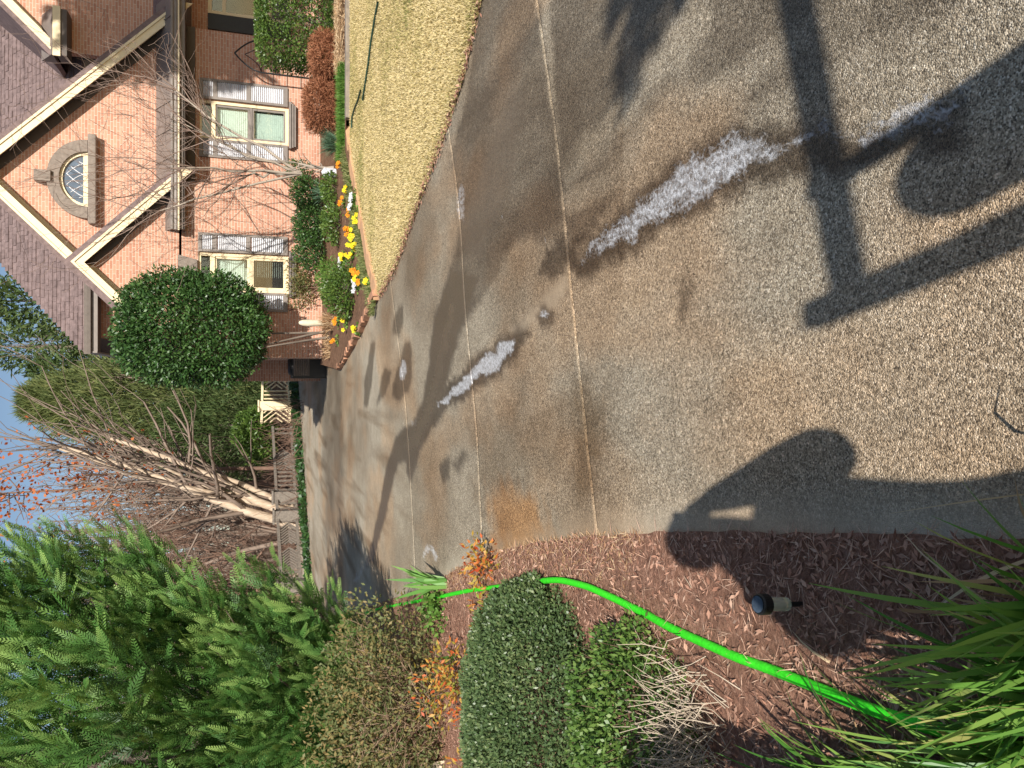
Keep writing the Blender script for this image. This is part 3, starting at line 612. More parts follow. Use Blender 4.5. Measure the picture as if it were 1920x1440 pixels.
# main body behind: brick upper wall, hip roof with shingles
ez = pp(158, 600, BY - .4)[1]; hx = pp(160, 660, BY - .4)[0]; wx = pp(210, 632, BY)[0]
w = MB(); w.box(wx, 10.5, BY, BY + .25, -.1, ez - .2); w.box(wx, wx + .25, BY + .25, BY + 9, -.1, ez - .2); hb(w, 'body_wall', M['brick'])
RF = MB(); T_ = 5.5; ye = BY - .45
RF.add([(hx, ye, ez), (13, ye, ez), (13, ye + T_, ez + T_), (hx + T_, ye + T_, ez + T_), (hx, ye + 9, ez), (hx + T_, ye + 9, ez + T_), (13, ye + 9, ez + T_)], [(0, 1, 2, 3), (0, 3, 5, 4), (3, 2, 6, 5)])
hr = hb(RF, 'hip_roof', M['shingle'])
sh = MB(); rn = random.Random(3); kk = 0; t_ = .02
while t_ < 4.6:
    x = hx + t_ + .03; x1 = 9.2
    while x < x1:
        wdt = rn.uniform(.11, .30); th = rn.choice((.012, .022, .03)); z0, y0 = ez + t_, ye + t_
        n_ = (0, -.7071 * th, .7071 * th)
        e_ = .115; p = [(x, y0, z0), (x + wdt - .006, y0, z0), (x + wdt - .006, y0 + e_, z0 + e_), (x, y0 + e_, z0 + e_)]
        lift = [(a_[0], a_[1] + n_[1] * (1 if i_ < 2 else .35), a_[2] + n_[2] * (1 if i_ < 2 else .35)) for i_, a_ in enumerate(p)]
        base = [(a_[0], a_[1] + .002, a_[2] - .002) for a_ in p]
        sh.add(lift + base, [(0, 1, 2, 3), (4, 5, 1, 0), (4, 0, 3, 7), (5, 6, 2, 1)], rn.uniform(.15, 1)); x += wdt
    t_ += .112
o = build_sub(sh, 'shingles', M['shingle'], hr); o['kind'] = 'stuff'
g = MB(); g.prism([(ye - .11, ez - .02), (ye + .02, ez - .02), (ye + .02, ez - .15), (ye - .06, ez - .15), (ye - .09, ez - .08)], 'x', hx - .05, 9.0); o = hb(g, 'upper_gutter', M['taupe_light'])
f = MB(); f.box(hx + .02, 9, ye + .025, ye + .06, ez - .28, ez - .03); build_sub(f, 'fascia', M['taupe_light'], o)
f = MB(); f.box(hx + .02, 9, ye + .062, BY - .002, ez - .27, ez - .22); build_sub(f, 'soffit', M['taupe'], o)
f = MB(); f.box(hx - .02, hx + .02, ye, ye + 9, ez - .28, ez - .03); build_sub(f, 'side_fascia', M['taupe_light'], o)
# return box at the foot of the right gable
cr = MB(); x0 = rx - .05; cr.box(x0 - .02, x0 + 1.0, 19.12, 19.6, rz - .32, rz - .12); o = hb(cr, 'cornice_box', M['taupe'])
cr = MB(); cr.box(x0 - .05, x0 + 1.04, 19.08, 19.118, rz - .20, rz - .05); build_sub(cr, 'fascia', M['cream'], o)
cr = MB(); cr.prism([(19.1, rz - .04), (19.598, rz + .28), (19.598, rz - .04)], 'x', x0 - .02, x0 + 1.0); build_sub(cr, 'cap', M['metal_roof'], o)
# recessed porch on the right
px0 = px(60, HY, 420)
w = MB(); w.box(px0 - .24, px0, HY + .245, 20.2, -.1, 3.3); hb(w, 'porch_side_wall', M['brick'])
wall_open(px0 + .002, 11, -.1, 3.4, [(px0 + .93, px0 + 2.6, .8, 2.75)], 20.2, name='porch_wall')
wo = None
fr = MB(); a, b_ = px0 + .93, px0 + 2.6
fr.box(a, a + .07, 20.18, 20.3, .8, 2.75); fr.box(a + .07, b_, 20.18, 20.3, .8, .88); fr.box(a + .07, b_, 20.18, 20.3, 2.66, 2.75); fr.box(a + .07, b_, 20.2, 20.3, 2.34, 2.42); fr.box(a + .07, b_, 20.2, 20.3, 1.30, 1.36); po = hb(fr, 'porch_window', M['cream'])
g = MB(); g.box(a + .05, b_, 20.27, 20.275, .85, 2.7); build_sub(g, 'pane', M['glass'], po); g = MB(); g.box(a - .2, b_ + .2, 20.46, 20.48, .5, 2.9); build_sub(g, 'interior', M['dark_interior'], po)
g = MB(); g.box(a - .40, a - .02, 20.15, 20.198, .8, 2.75); build_sub(g, 'shutter', M['black'], po)
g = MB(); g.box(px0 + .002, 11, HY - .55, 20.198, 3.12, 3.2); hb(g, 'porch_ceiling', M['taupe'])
g = MB(); g.prism([(HY - .6, 3.2), (19.6, 3.9), (19.6, 3.21), (HY - .6, 3.205)], 'x', xw + .01, 11.5); hb(g, 'porch_roof', M['shingle'])

# ------------------------------------------------------------------ plants: builders
BARK = barkmat('grey_brown_bark', (.10, .075, .055), (.24, .19, .15))
TANBARK = barkmat('pale_tan_bark', (.40, .29, .19), (.66, .53, .40))
GREYBARK = barkmat('smooth_grey_bark', (.27, .22, .17), (.46, .39, .32), 6)
TWIG = barkmat('red_brown_twig', (.13, .075, .05), (.25, .15, .105), 5)
WOODTWIG = barkmat('woodland_twig', (.16, .115, .085), (.30, .225, .175), 3)
def sph(n): return unit(R.normal(size=(n, 3)))
def ball_pts(n, c, r, shell=.5, lump=.12, ls=3.0, zfloor=None, power=2.0):
    """points in the outer part of a lumpy super-ellipsoid"""
    d = sph(n); d2 = d / ((np.abs(d) ** power).sum(1) ** (1 / power))[:, None]
    k = 1 - shell * R.random(n) ** 1.4
    lp = 1 + lump * (fbm(d[:, 0] * ls + 5, d[:, 1] * ls + d[:, 2] * ls * 1.7, int(abs(c[0] * 31 + c[1] * 7)) % 97, 3) - .5) * 2
    P = np.asarray(c) + d2 * np.asarray(r) * (k * lp)[:, None]
    if zfloor is not None:
        ok = P[:, 2] > zfloor; P, d = P[ok], d[ok]
    return P, d
def bush(name, label, cat, c, r, n, L, W, mat, stem=BARK, lump=.12, shell=.5, out=.8, up=.5, rnd=.7, group=None, zf=None, trunk_to=None, part='foliage', tint=(0, 1), ls=3.0, power=2.0, nst=6, face=None):
    gz = zf if zf is not None else 0.0
    th = empty(name, (c[0], c[1], gz), label, cat, group)
    P, d = ball_pts(n, c, r, shell, lump, ls, gz + .02, power); m = len(P)
    D = d * out + np.array([0, 0, up]) + R.normal(size=(m, 3)) * rnd
    cl = fbm(P[:, 0] * 4 / max(r[0], .4), P[:, 2] * 4 / max(r[0], .4) + P[:, 1] * 2, 17)
    t = np.clip(tint[0] + (tint[1] - tint[0]) * (.55 * R.random(m) + .45 * cl), 0, 1)
    nrm = None if face is None else unit(d * face + R.normal(size=(m, 3)) * (1 - face))
    V, F, T = leaf_quads(P, D, R.uniform(.7, 1.25, m) * L, R.uniform(.75, 1.2, m) * W, t, nrm)
    nb = NB(); nb.add(V, F, T); nb.build(part, mat, th)
    st = NB()
    for k in range(nst):
        e = np.asarray(c) + sph(1)[0] * np.asarray(r) * .7; e[2] = max(e[2], gz + .3 * (c[2] + r[2] - gz)); b0 = np.array([c[0] + R.normal() * r[0] * .08, c[1] + R.normal() * r[1] * .08, gz - .05])
        tt = np.linspace(0, 1, 6)[:, None]; P_ = b0 + (e - b0) * tt + np.array([0, 0, .12 * r[2]]) * np.sin(tt * math.pi); st.tube(P_, np.linspace(max(.006, r[0] * .028), .003, 6), 5)
    if nst: st.build('stem', stem, th, True)
    return th
def grow(nb, p, d, L, r, lvl, rn, gnarl=.18, kids=(3, 5), up=.15, tw=.004, ang=.65, tint=.5):
    k = 6 if lvl > 1 else 4; pts = [p]; q = p.copy(); dd = d.copy()
    for i in range(k):
        dd = unit(dd + rn.normal(size=3) * gnarl + np.array([0, 0, up * .3])); q = q + dd * L / k; pts.append(q.copy())
    r1 = max(tw, r * (.45 if lvl > 0 else .3)); nb.tube(np.array(pts), np.linspace(r, r1, k + 1), 6 if lvl > 2 else (4 if lvl > 0 else 3), tint)
    if lvl == 0: return
    for c in range(rn.integers(*kids) + (1 if lvl > 1 else 0)):
        i = int(rn.integers(max(1, k // 3), k + 1)); f = i / k
        nd = unit(unit(np.array(pts[i]) - np.array(pts[i - 1])) + rn.normal(size=3) * ang + np.array([0, 0, up]))
        grow(nb, np.array(pts[i]), nd, L * rn.uniform(.45, .8), max(tw, (r + (r1 - r) * f) * rn.uniform(.45, .7)), lvl - 1, rn, gnarl, kids, up, tw, ang, tint)
def bare_tree(name, label, base, stems, mat, twmat, lvl=3, seed=1, kids=(3, 5), gnarl=.16, up=.2, tw=.004, ang=.6, group=None, cat='tree'):
    """stems: list of (direction, length, radius)"""
    rn = np.random.default_rng(seed); th = empty(name, base, label, cat, group); tr, cr = NB(), NB()
    for d, L, r in stems:
        d = unit(np.array(d, float)); pts = [np.array(base, float) + rn.normal(size=3) * [r, r, 0]]; dd = d.copy(); k = 8
        for i in range(k): dd = unit(dd + rn.normal(size=3) * gnarl * .45 + [0, 0, .02]); pts.append(pts[-1] + dd * L / k)
        rr = np.linspace(r, r * .3, k + 1); rr[0] *= 1.25; tr.tube(np.array(pts), rr, 8)
        for i in range(2, k + 1):
            for c in range(2 if i < k else 3):
                nd = unit(unit(pts[i] - pts[i - 1]) * .9 + rn.normal(size=3) * ang + [0, 0, up]); grow(cr, pts[i], nd, L * rn.uniform(.28, .5), rr[i] * .6, lvl - 1, rn, gnarl, kids, up, tw, ang)
    tr.build('trunk', mat, th, True); cr.build('branches', twmat, th, True); return th
def blades(B, az, L, lean, droop, W, tint, k=6):
    n = len(B); t = np.linspace(0, 1, k + 1)[None, :]; H = np.stack([np.cos(az), np.sin(az), 0 * az], 1)
    run = (L * lean)[:, None] * (t ** 1.25); rise = (L * np.sqrt(np.clip(1 - lean ** 2, .05, 1)))[:, None] * (t - droop[:, None] * t ** 2.4)
    C = B[:, None, :] + H[:, None, :] * run[..., None] + np.array([0, 0, 1.0]) * rise[..., None]
    ta = az + R.normal(size=n) * .5; S = np.stack([-np.sin(ta), np.cos(ta), 0 * ta], 1)
    w = W[:, None] * np.clip(np.minimum(.75 + t * 1.2, 1.0) * (1 - t ** 2.6), .02, 1)
    V = np.stack([C - S[:, None, :] * w[..., None] / 2, C + S[:, None, :] * w[..., None] / 2], 2).reshape(n, (k + 1) * 2, 3)
    i = (np.arange(k) * 2)[None, :] + (np.arange(n) * (k + 1) * 2)[:, None]
    F = np.stack([i, i + 1, i + 3, i + 2], -1).reshape(-1, 4); return V.reshape(-1, 3), F, np.repeat(tint, (k + 1) * 2)
def tuft(name, label, cat, c, n, L, W, mat, lean=(.1, .6), droop=(.05, .35), spread=.08, group=None, dead=None, azr=None):
    th = empty(name, c, label, cat, group); a = R.random(n) * 2 * math.pi if azr is None else R.uniform(*azr, n); rr = spread * np.sqrt(R.random(n))
    ba = R.random(n) * 2 * math.pi
    B = np.array(c) + np.stack([rr * np.cos(ba), rr * np.sin(ba), 0 * rr], 1)
    V, F, T = blades(B, a, R.uniform(*L, n), R.uniform(*lean, n), R.uniform(*droop, n), R.uniform(.7, 1.2, n) * W, R.random(n)); nb = NB(); nb.add(V, F, T); nb.build('leaves', mat, th)
    if dead:
        n2 = n // 3; B = np.array(c) + R.normal(size=(n2, 3)) * [spread, spread, 0]; V, F, T = blades(B, R.random(n2) * 6.3, R.uniform(*L, n2) * .7, R.uniform(.6, .95, n2), R.uniform(.3, .8, n2), np.full(n2, W * .6), R.random(n2), 4)
        nb = NB(); nb.add(V, F, T); nb.build('dry_leaves', dead, th)
    return th
# leaf colours
G = {}
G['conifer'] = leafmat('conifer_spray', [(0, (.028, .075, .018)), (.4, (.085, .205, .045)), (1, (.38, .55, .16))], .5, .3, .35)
G['boxwood'] = leafmat('boxwood_leaf', [(0, (.050, .090, .032)), (.5, (.105, .165, .060)), (.85, (.25, .29, .12)), (1, (.48, .42, .22))], .42, .2, .5)
G['holly'] = leafmat('loose_holly_leaf', [(0, (.045, .095, .022)), (.5, (.105, .20, .040)), (.9, (.24, .32, .085)), (1, (.5, .45, .16))], .42, .25, .5)
G['azalea'] = leafmat('sparse_azalea_leaf', [(0, (.075, .095, .032)), (.45, (.15, .175, .065)), (.75, (.30, .22, .09)), (1, (.48, .30, .14))], .55, .25, .3)
G['glossy'] = leafmat('glossy_dark_leaf', [(0, (.018, .050, .012)), (.5, (.042, .105, .024)), (1, (.12, .21, .055))], .42, .15, .5)
G['clipped'] = leafmat('clipped_hedge_leaf', [(0, (.035, .075, .014)), (.5, (.085, .155, .028)), (1, (.20, .27, .06))], .38, .2, .5)
G['nandina'] = leafmat('nandina_leaf', [(0, (.42, .035, .02)), (.3, (.60, .14, .04)), (.55, (.55, .33, .07)), (.8, (.30, .34, .06)), (1, (.13, .21, .045))], .5, .3, .35)
G['iris'] = leafmat('iris_blade', [(0, (.10, .26, .045)), (.5, (.17, .37, .08)), (1, (.30, .46, .13))], .45, .35, .35)
G['liriope'] = leafmat('strap_leaf', [(0, (.060, .18, .030)), (.5, (.12, .28, .045)), (.9, (.25, .40, .085)), (1, (.42, .40, .14))], .4, .3, .4)
G['cypress'] = leafmat('olive_cypress', [(0, (.065, .095, .032)), (.5, (.15, .19, .065)), (1, (.30, .31, .115))], .6, .25, .25)
G['pine'] = leafmat('pine_needles', [(0, (.045, .080, .025)), (.5, (.09, .14, .045)), (1, (.17, .20, .075))], .6, .2, .25)
G['bluegrass'] = leafmat('blue_green_blade', [(0, (.06, .13, .075)), (1, (.17, .27, .17))], .5, .2, .3)
G['rust'] = leafmat('rust_needle', [(0, (.16, .060, .030)), (.5, (.33, .135, .070)), (1, (.50, .25, .14))], .7, .15, .2)
G['redleaf'] = leafmat('orange_red_leaf', [(0, (.42, .09, .03)), (1, (.62, .22, .08))], .6, .3, .2)
G['straw'] = strawmat
G['ivy'] = leafmat('ground_cover_leaf', [(0, (.05, .12, .02)), (.5, (.12, .24, .04)), (1, (.24, .36, .08))], .5, .25, .3)
G['grassgreen'] = leafmat('bright_grass_blade', [(0, (.07, .19, .03)), (1, (.22, .38, .08))], .5, .3, .3)

# ------------------------------------------------------------------ large feathery conifer on the left
def spray_template():
    ax, V, F = 1.0, [], []
    def q(a, b, w):
        a, b = np.array(a), np.array(b); d = unit(b - a); s = np.cross(d, [0, 0, 1.0]); i = len(V)
        V.extend([a, a + (b - a) * .5 + s * w, b, a + (b - a) * .5 - s * w]); F.append((i, i + 1, i + 2, i + 3))
    q((0, 0, 0), (1, 0, -.03), .02)
    for i in range(8):
        t = .06 + .88 * i / 7; ln = .25 * (1 - t) ** .6 + .05
        for s in (-1, 1):
            o = np.array([t, 0, -.03 * t]); e = o + np.array([ln * .80, s * ln * .62, .10 * ln])
            q(o, e, .030)
            if ln > 9:
                for u in (.5,): m = o + (e - o) * u; q(m, m + np.array([ln * .36, s * ln * .02, .06 * ln]), .026); q(m, m + np.array([ln * .14, s * ln * .30, .02 * ln]), .024)
    return np.array(V), np.array(F)
SV, SF = spray_template()
def place_sprays(nb, P, D, S, N, t):
    D = unit(D); Y_ = unit(np.cross(N, D)); Z_ = np.cross(D, Y_)
    W = P[:, None, :] + S[:, None, None] * (SV[None, :, 0:1] * D[:, None, :] + SV[None, :, 1:2] * Y_[:, None, :] + SV[None, :, 2:3] * Z_[:, None, :])
    F = (SF[None] + (np.arange(len(P)) * len(SV))[:, None, None]).reshape(-1, 4)
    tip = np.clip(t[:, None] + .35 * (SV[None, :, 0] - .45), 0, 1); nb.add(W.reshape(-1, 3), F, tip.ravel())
cbx, cby = -3.75, 8.5
con = empty('conifer_tree', (cbx, cby, 0), 'tall feathery bright green conifer filling the left side', 'tree')
nb = NB(); NP, KS = 2500, 10
zz = np.where(R.random(NP) < .8, .30 + 3.9 * R.random(NP) ** .9, 4.0 + 2.6 * R.random(NP)); ang = np.where(R.random(NP) < .86, R.uniform(-2.7, .45, NP), R.uniform(0, 2 * math.pi, NP))
prof = np.interp(zz, [.3, 1.0, 2.0, 3.0, 4.0, 5.0, 6.6], [1.05, 1.60, 2.00, 2.40, 2.60, 2.35, 1.0])
lmp = fbm(ang * 3.0 + 8, zz * 1.9, 23, 3); rr = prof * (.80 + .85 * (lmp - .42)) * (1 - .50 * R.random(NP) ** 1.2)
H = np.stack([np.cos(ang), np.sin(ang), 0 * ang], 1); P = np.array([cbx, cby, 0]) + H * rr[:, None] + np.stack([0 * zz, 0 * zz, zz], 1)
AXD = unit(H * .8 + np.array([0, 0, .75]) + R.normal(size=(NP, 3)) * .38); AXL = R.uniform(.28, .62, NP); pt_ = R.uniform(0, .5, NP)
f = np.tile(np.linspace(0, 1, KS), NP); k_ = np.repeat(np.arange(NP), KS); side = unit(R.normal(size=(NP * KS, 3))); side = unit(side - AXD[k_] * (side * AXD[k_]).sum(1)[:, None])
curve = np.array([0, 0, 1.0])[None] * (f ** 2 * .12)[:, None]
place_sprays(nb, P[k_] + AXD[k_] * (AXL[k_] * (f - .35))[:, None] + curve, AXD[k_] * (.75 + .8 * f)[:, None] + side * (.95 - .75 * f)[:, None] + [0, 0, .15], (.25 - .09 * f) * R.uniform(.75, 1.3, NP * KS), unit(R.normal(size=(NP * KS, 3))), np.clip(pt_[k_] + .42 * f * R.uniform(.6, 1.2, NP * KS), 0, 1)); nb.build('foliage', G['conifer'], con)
tb = NB(); tb.tube(np.array([[cbx, cby, -.1], [cbx + .05, cby, 2], [cbx, cby + .1, 4.5], [cbx, cby, 6.8]]), [.16, .12, .08, .02], 8)
for k in range(60):
    z = .4 + 5.6 * R.random(); a = R.uniform(0, 6.28); r_ = np.interp(z + .6, [.3, 1, 3, 5, 6.6], [.9, 1.4, 2.0, 2.0, .8]); h = np.array([math.cos(a), math.sin(a), 0]); b0 = np.array([cbx, cby, z])
    tb.tube(np.array([b0, b0 + h * r_ * .5 + [0, 0, .15], b0 + h * r_ + [0, 0, .55]]), [.03, .018, .006], 4)
tb.build('trunk', BARK, con, True)

# ------------------------------------------------------------------ shrubs in the near bed
bush('sparse_shrub', 'sparse twiggy azalea with browning leaves below the big conifer', 'shrub', (-3.15, 7.0, .52), (1.22, .85, .72), 19000, .046, .021, G['azalea'], TWIG, lump=.22, shell=.75, out=.5, up=.4, rnd=.9, nst=10, tint=(.05, .95))
az = bpy.context.scene.objects['sparse_shrub']
tw = NB(); rn = np.random.default_rng(5)
for k in range(26):
    a = rn.uniform(-3.1, .3); p = np.array([-3.15 + .25 * math.cos(a), 7.0 + .2 * math.sin(a), .05]); grow(tw, p, unit(np.array([math.cos(a) * .8, math.sin(a) * .6, .75])), rn.uniform(.45, .7), .010, 2, rn, .22, (3, 5), .15, .0022, .75)
tw.build('twigs', barkmat('pale_azalea_twig', (.24, .15, .09), (.46, .33, .22)), az, True)
bush('boxwood', 'low clipped dark green boxwood mound beside the lime hose', 'shrub', (-1.93, 4.02, .12), (.83, .80, .36), 110000, .024, .013, G['boxwood'], BARK, lump=.07, shell=.26, out=.7, up=.3, rnd=.8, nst=0, ls=4, power=2.3, tint=(0, .98))
HX, HYY = gp(1235, 1365); bush('holly_shrub', 'loose bright green shrub with straggly shoots in front of the boxwood', 'shrub', (HX, HYY, .10), (.46, .46, .25), 14000, .026, .014, G['holly'], BARK, lump=.25, shell=.45, out=.5, up=.6, rnd=.8, nst=12, tint=(0, .97))
hs = bpy.context.scene.objects['holly_shrub']; sh_ = NB()
for k in range(60):
    a = R.uniform(0, 6.28); q = R.random() ** .5; p = np.array([HX + .38 * q * math.cos(a), HYY + .4 * q * math.sin(a), .24 * math.sqrt(1 - q * q * .8)]); d = unit(np.array([.3 * R.normal(), .3 * R.normal(), 1])); sh_.tube(np.array([p, p + d * .05, p + d * R.uniform(.08, .15)]), [.002, .0016, .001], 3)
sh_.build('shoots', TWIG, hs)['kind'] = 'stuff'
dg = NB(); n = 420; DXY = gp(1345, 1405)
for k in range(n):
    p = np.array([DXY[0] + R.normal() * .15, DXY[1] + R.normal() * .10, .05 + .12 * R.random()]); d = unit(np.array([.55 * R.normal() + .15, .35 * R.normal(), .8])); l = R.uniform(.08, .2); dg.tube(np.array([p, p + d * l * .5, p + d * l + R.normal(size=3) * .02]), [.0022, .002, .001], 3, R.random())
tag(dg.build('dead_twigs', barkmat('bleached_twig', (.42, .33, .24), (.66, .56, .44), 20)), 'patch of bleached dead twigs at the foot of the loose shrub', 'twigs', kind='stuff')
bush('boxwood', 'unseen rounded shrub added just left of the frame to shade the mulch', 'shrub', (-1.36, 1.42, .48), (.36, .42, .52), 14000, .03, .016, G['holly'], BARK, lump=.1, shell=.3, nst=6)  # unseen caster, added for the rounded shadow on the mulch
def nandina(c, r, n, label):
    th = bush('nandina', label, 'shrub', c, r, n, .050, .020, G['nandina'], TWIG, lump=.3, shell=.85, out=.6, up=.1, rnd=.8, nst=7, face=.3); return th
nandina((-1.27, 5.22, .10), (.19, .26, .14), 260, 'small yellow and red nandina at the concrete edge beside the lime hose')
nandina((-1.62, 5.25, .06), (.20, .20, .10), 160, 'low yellow green nandina sprig on the mulch side of the hose')
nandina((-2.30, 5.75, .20), (.30, .36, .28), 640, 'red and yellow nandina between sparse azalea and boxwood')
nandina((-2.83, 5.20, .16), (.30, .26, .24), 420, 'red and orange nandina at the far left beside the boxwood')
# bright iris fan at the drive edge and a leafy weed
th = empty('iris_clump', (-1.70, 6.75, .03), 'fan of pale green iris blades leaning over the concrete', 'plant')
n = 13; az_ = np.array([.35, .9, 1.3, 1.6, 1.9, 2.2, 1.1, .5, 2.5, .1, -.2, 1.5, .7]); V, F, T = blades(np.array([-1.74, 6.62, .03]) + R.normal(size=(n, 3)) * [.03, .03, 0], az_, R.uniform(.36, .56, n), R.uniform(.25, .65, n), R.uniform(.02, .2, n), np.full(n, .042), R.random(n)); nb = NB(); nb.add(V, F, T); nb.build('leaves', G['iris'], th)
bush('leafy_weed', 'low leafy green weed under the iris beside the hose end', 'plant', (-1.98, 6.75, .08), (.26, .35, .13), 420, .05, .035, G['ivy'], TWIG, lump=.2, shell=.9, nst=4, out=.5, up=.5)
tuft('iris_clump', 'a few folded green blades standing in the azalea', 'plant', (-2.25, 6.15, .04), 6, (.25, .42), .035, G['iris'], (.3, .8), (.1, .5), .05)
# strap-leaved clumps near the camera
tuft('strap_leaf_clump', 'shaded strap-leaved clump at the concrete edge, nearest the camera', 'plant', (-.50, .98, .03), 190, (.30, .62), .017, G['liriope'], (.05, .62), (.02, .35), .15, 'strap-leaved clumps by the hose', G['straw'])
tuft('strap_leaf_clump', 'strap-leaved clump standing between solar light and hose', 'plant', (-.74, 1.12, .03), 170, (.30, .56), .016, G['liriope'], (.05, .60), (.02, .35), .14, 'strap-leaved clumps by the hose', G['straw'])
tuft('strap_leaf_clump', 'sunlit strap-leaved clump on the bed side of the hose', 'plant', (-1.00, 1.28, .03), 190, (.28, .52), .016, G['liriope'], (.05, .65), (.02, .40), .15, 'strap-leaved clumps by the hose', G['straw'])
tuft('strap_leaf_clump', 'sunlit strap-leaved clump at the bottom left corner', 'plant', (-1.12, 1.62, .03), 130, (.25, .45), .015, G['liriope'], (.1, .75), (.05, .45), .15, 'strap-leaved clumps by the hose', G['straw'])

# ------------------------------------------------------------------ lime hose, solar light
hp = [gp(*p) for p in [(690, 1150), (715, 1140), (800, 1125), (900, 1105), (960, 1098), (1030, 1088), (1080, 1084), (1130, 1097), (1200, 1132), (1300, 1180), (1430, 1235), (1560, 1280), (1700, 1330), (1850, 1366), (2000, 1395)]]
hp = np.array(hp); s = np.concatenate([[0], np.cumsum(np.hypot(*np.diff(hp, axis=0).T))]); q = np.arange(0, s[-1], .006)
hx_, hy_ = np.interp(q, s, hp[:, 0]), np.interp(q, s, hp[:, 1])
ker = np.hanning(61); ker /= ker.sum(); hx_ = np.convolve(np.pad(hx_, 30, 'edge'), ker, 'valid'); hy_ = np.convolve(np.pad(hy_, 30, 'edge'), ker, 'valid')
zb_ = bed_z(hx_, hy_); zb_ = np.convolve(np.pad(zb_, 30, 'edge'), ker, 'valid')
lift = .035 * np.exp(-((hy_ - 3.9) / .5) ** 2) + .03 * np.exp(-((hy_ - 1.1) / .55) ** 2)
r0 = 0.0165 * (1 + .018 * np.sin(q * 2 * math.pi / .024) + .06 * (fbm(q * 30, q * 0, 8) - .5))
nb = NB(); nb.tube(np.stack([hx_, hy_, zb_ + .014 + lift], 1), r0, 10)
hm, nt, b, N, Lk = newmat('lime_fabric'); Lk(ramp(nt, noise(nt, 90, worldpos(nt), 3), [(.3, (.030, .62, .008)), (.7, (.055, .86, .020))]), b.inputs['Base Color']); b.inputs['Roughness'].default_value = .7
tag(nb.build('garden_hose', hm, None, True), 'bright lime green fabric garden hose snaking over the mulch', 'hose')
sx, sy = -.665, 1.93
sl = empty('solar_light', (sx, sy, .03), 'small black solar path light leaning in the shaded mulch', 'light')
def leaned(mb, name, mat, **k):
    o = mb.build(name, mat, sl, **k); return o
c0 = (sx, sy, .03)
m1 = MB(); m1.lathe([(.012, -.03), (.012, .085)], c0, 10); leaned(m1, 'stake', M['black'])
m1 = MB(); m1.lathe([(.030, .085), (.031, .09), (.031, .165), (.030, .17)], c0, 20)
lens, nt, b, N, Lk = newmat('frosted_lens'); b.inputs['Base Color'].default_value = (.72, .74, .62, 1); b.inputs['Roughness'].default_value = .25; b.inputs['Transmission Weight'].default_value = .6; leaned(m1, 'lens', lens, smooth=True)
m1 = MB(); m1.lathe([(.034, .171), (.046, .18), (.047, .215), (.042, .222)], c0, 24); cap = leaned(m1, 'cap', M['black'], smooth=False)
m1 = MB(); m1.lathe([(.036, .2225), (.036, .2245)], c0, 24); leaned(m1, 'solar_panel', plain('solar_cell', (.06, .085, .12), .25, .3, 60))
sl.scale = (.66, .66, .8); sl.rotation_euler = (rad(4), rad(6), 0)

# ------------------------------------------------------------------ plants in front of the house
fz = lambda x, y: float(fb_z(np.array(x), np.array(y)))
def at(x, y, Y): q = pp(x, y, Y); return q[0], Y, q[1]
c = at(362, 617, 16.9); bush('evergreen_shrub_tree', 'large clipped glossy evergreen shrub hiding the left window', 'shrub', (c[0], 16.9, c[2]), (1.13, .85, 1.42), 30000, .085, .042, G['glossy'], BARK, lump=.20, shell=.35, out=.7, up=.2, rnd=.7, zf=fz(c[0], 16.9), nst=3, ls=4.5, power=2.8, face=.45)
for (x, y, Y, rx_, rz_, n, lab) in [(578, 365, 17.6, .40, .38, 2600, 'dark azalea under the bare crape myrtle against the brick wall'), (580, 420, 17.6, .50, .36, 3000, 'broad dark azalea left of the crape myrtle against the wall'), (582, 470, 17.5, .42, .34, 2200, 'dark azalea below the right shutter of the left window'),
        (626, 355, 15.6, .36, .26, 1500, 'low evergreen behind the tan bricks near the white lantern'), (630, 420, 15.0, .38, .28, 1700, 'rounded evergreen in the middle of the flower bed'), (560, 322, 18.4, .26, .30, 800, 'small leafy bush against the brick right of the crape myrtle')]:
    p = at(x, y, Y); bush('azalea', lab, 'shrub', p, (rx_, .4, rz_), n, .065, .03, G['glossy'] if Y > 17 else G['clipped'], BARK, lump=.2, shell=.6, zf=fz(p[0], Y), nst=5, tint=(.1, 1), face=.3)
p = at(648, 545, 13.3); bush('mounded_evergreen', 'dense mounded green shrub at the corner of the flower bed', 'shrub', p, (.47, .45, .40), 4200, .06, .026, G['clipped'], BARK, lump=.15, shell=.5, zf=fz(p[0], 13.3), nst=6, tint=(.1, 1))
p = at(620, 520, 14.6); bush('spreading_shrub', 'fine leaved light green shrub behind the dense mound', 'shrub', p, (.38, .3, .28), 1800, .06, .016, G['ivy'], BARK, lump=.2, shell=.6, zf=fz(p[0], 14.6), nst=4)
p = at(565, 530, 18.2); bush('vine_tangle', 'brownish vine and twigs climbing the wall under the left window', 'vine', (p[0], 18.3, p[2]), (.62, .12, .36), 1500, .06, .03, G['azalea'], TWIG, lump=.3, shell=.9, zf=fz(p[0], 18.2), nst=8)
# clipped block shrub, dead bushes, grasses on the right
p = at(560, 55, 16.0); bush('clipped_hedge', 'square clipped bright green hedge beside the dark entry', 'shrub', (p[0] + .1, 16.0, p[2] + .02), (.86, .7, .80), 13000, .06, .034, G['clipped'], BARK, lump=.05, shell=.3, out=.7, up=.3, zf=fz(p[0], 16.0), nst=8, power=5, face=.4)
def deadbush(x, y, Y, rx_, rz_, n, lab):
    p = at(x, y, Y); bush('dead_bush', lab, 'shrub', (p[0], Y, p[2]), (rx_, .42, rz_), n * 2, .10, .013, G['rust'], TWIG, lump=.08, shell=.4, out=.55, up=.1, rnd=.9, zf=fz(p[0], Y), nst=6, power=3)
deadbush(606, 200, 15.4, .50, .36, 5200, 'larger rust brown dead bush in front of the brick wall')
deadbush(612, 105, 15.2, .42, .30, 4000, 'smaller rust brown dead bush below the clipped hedge')
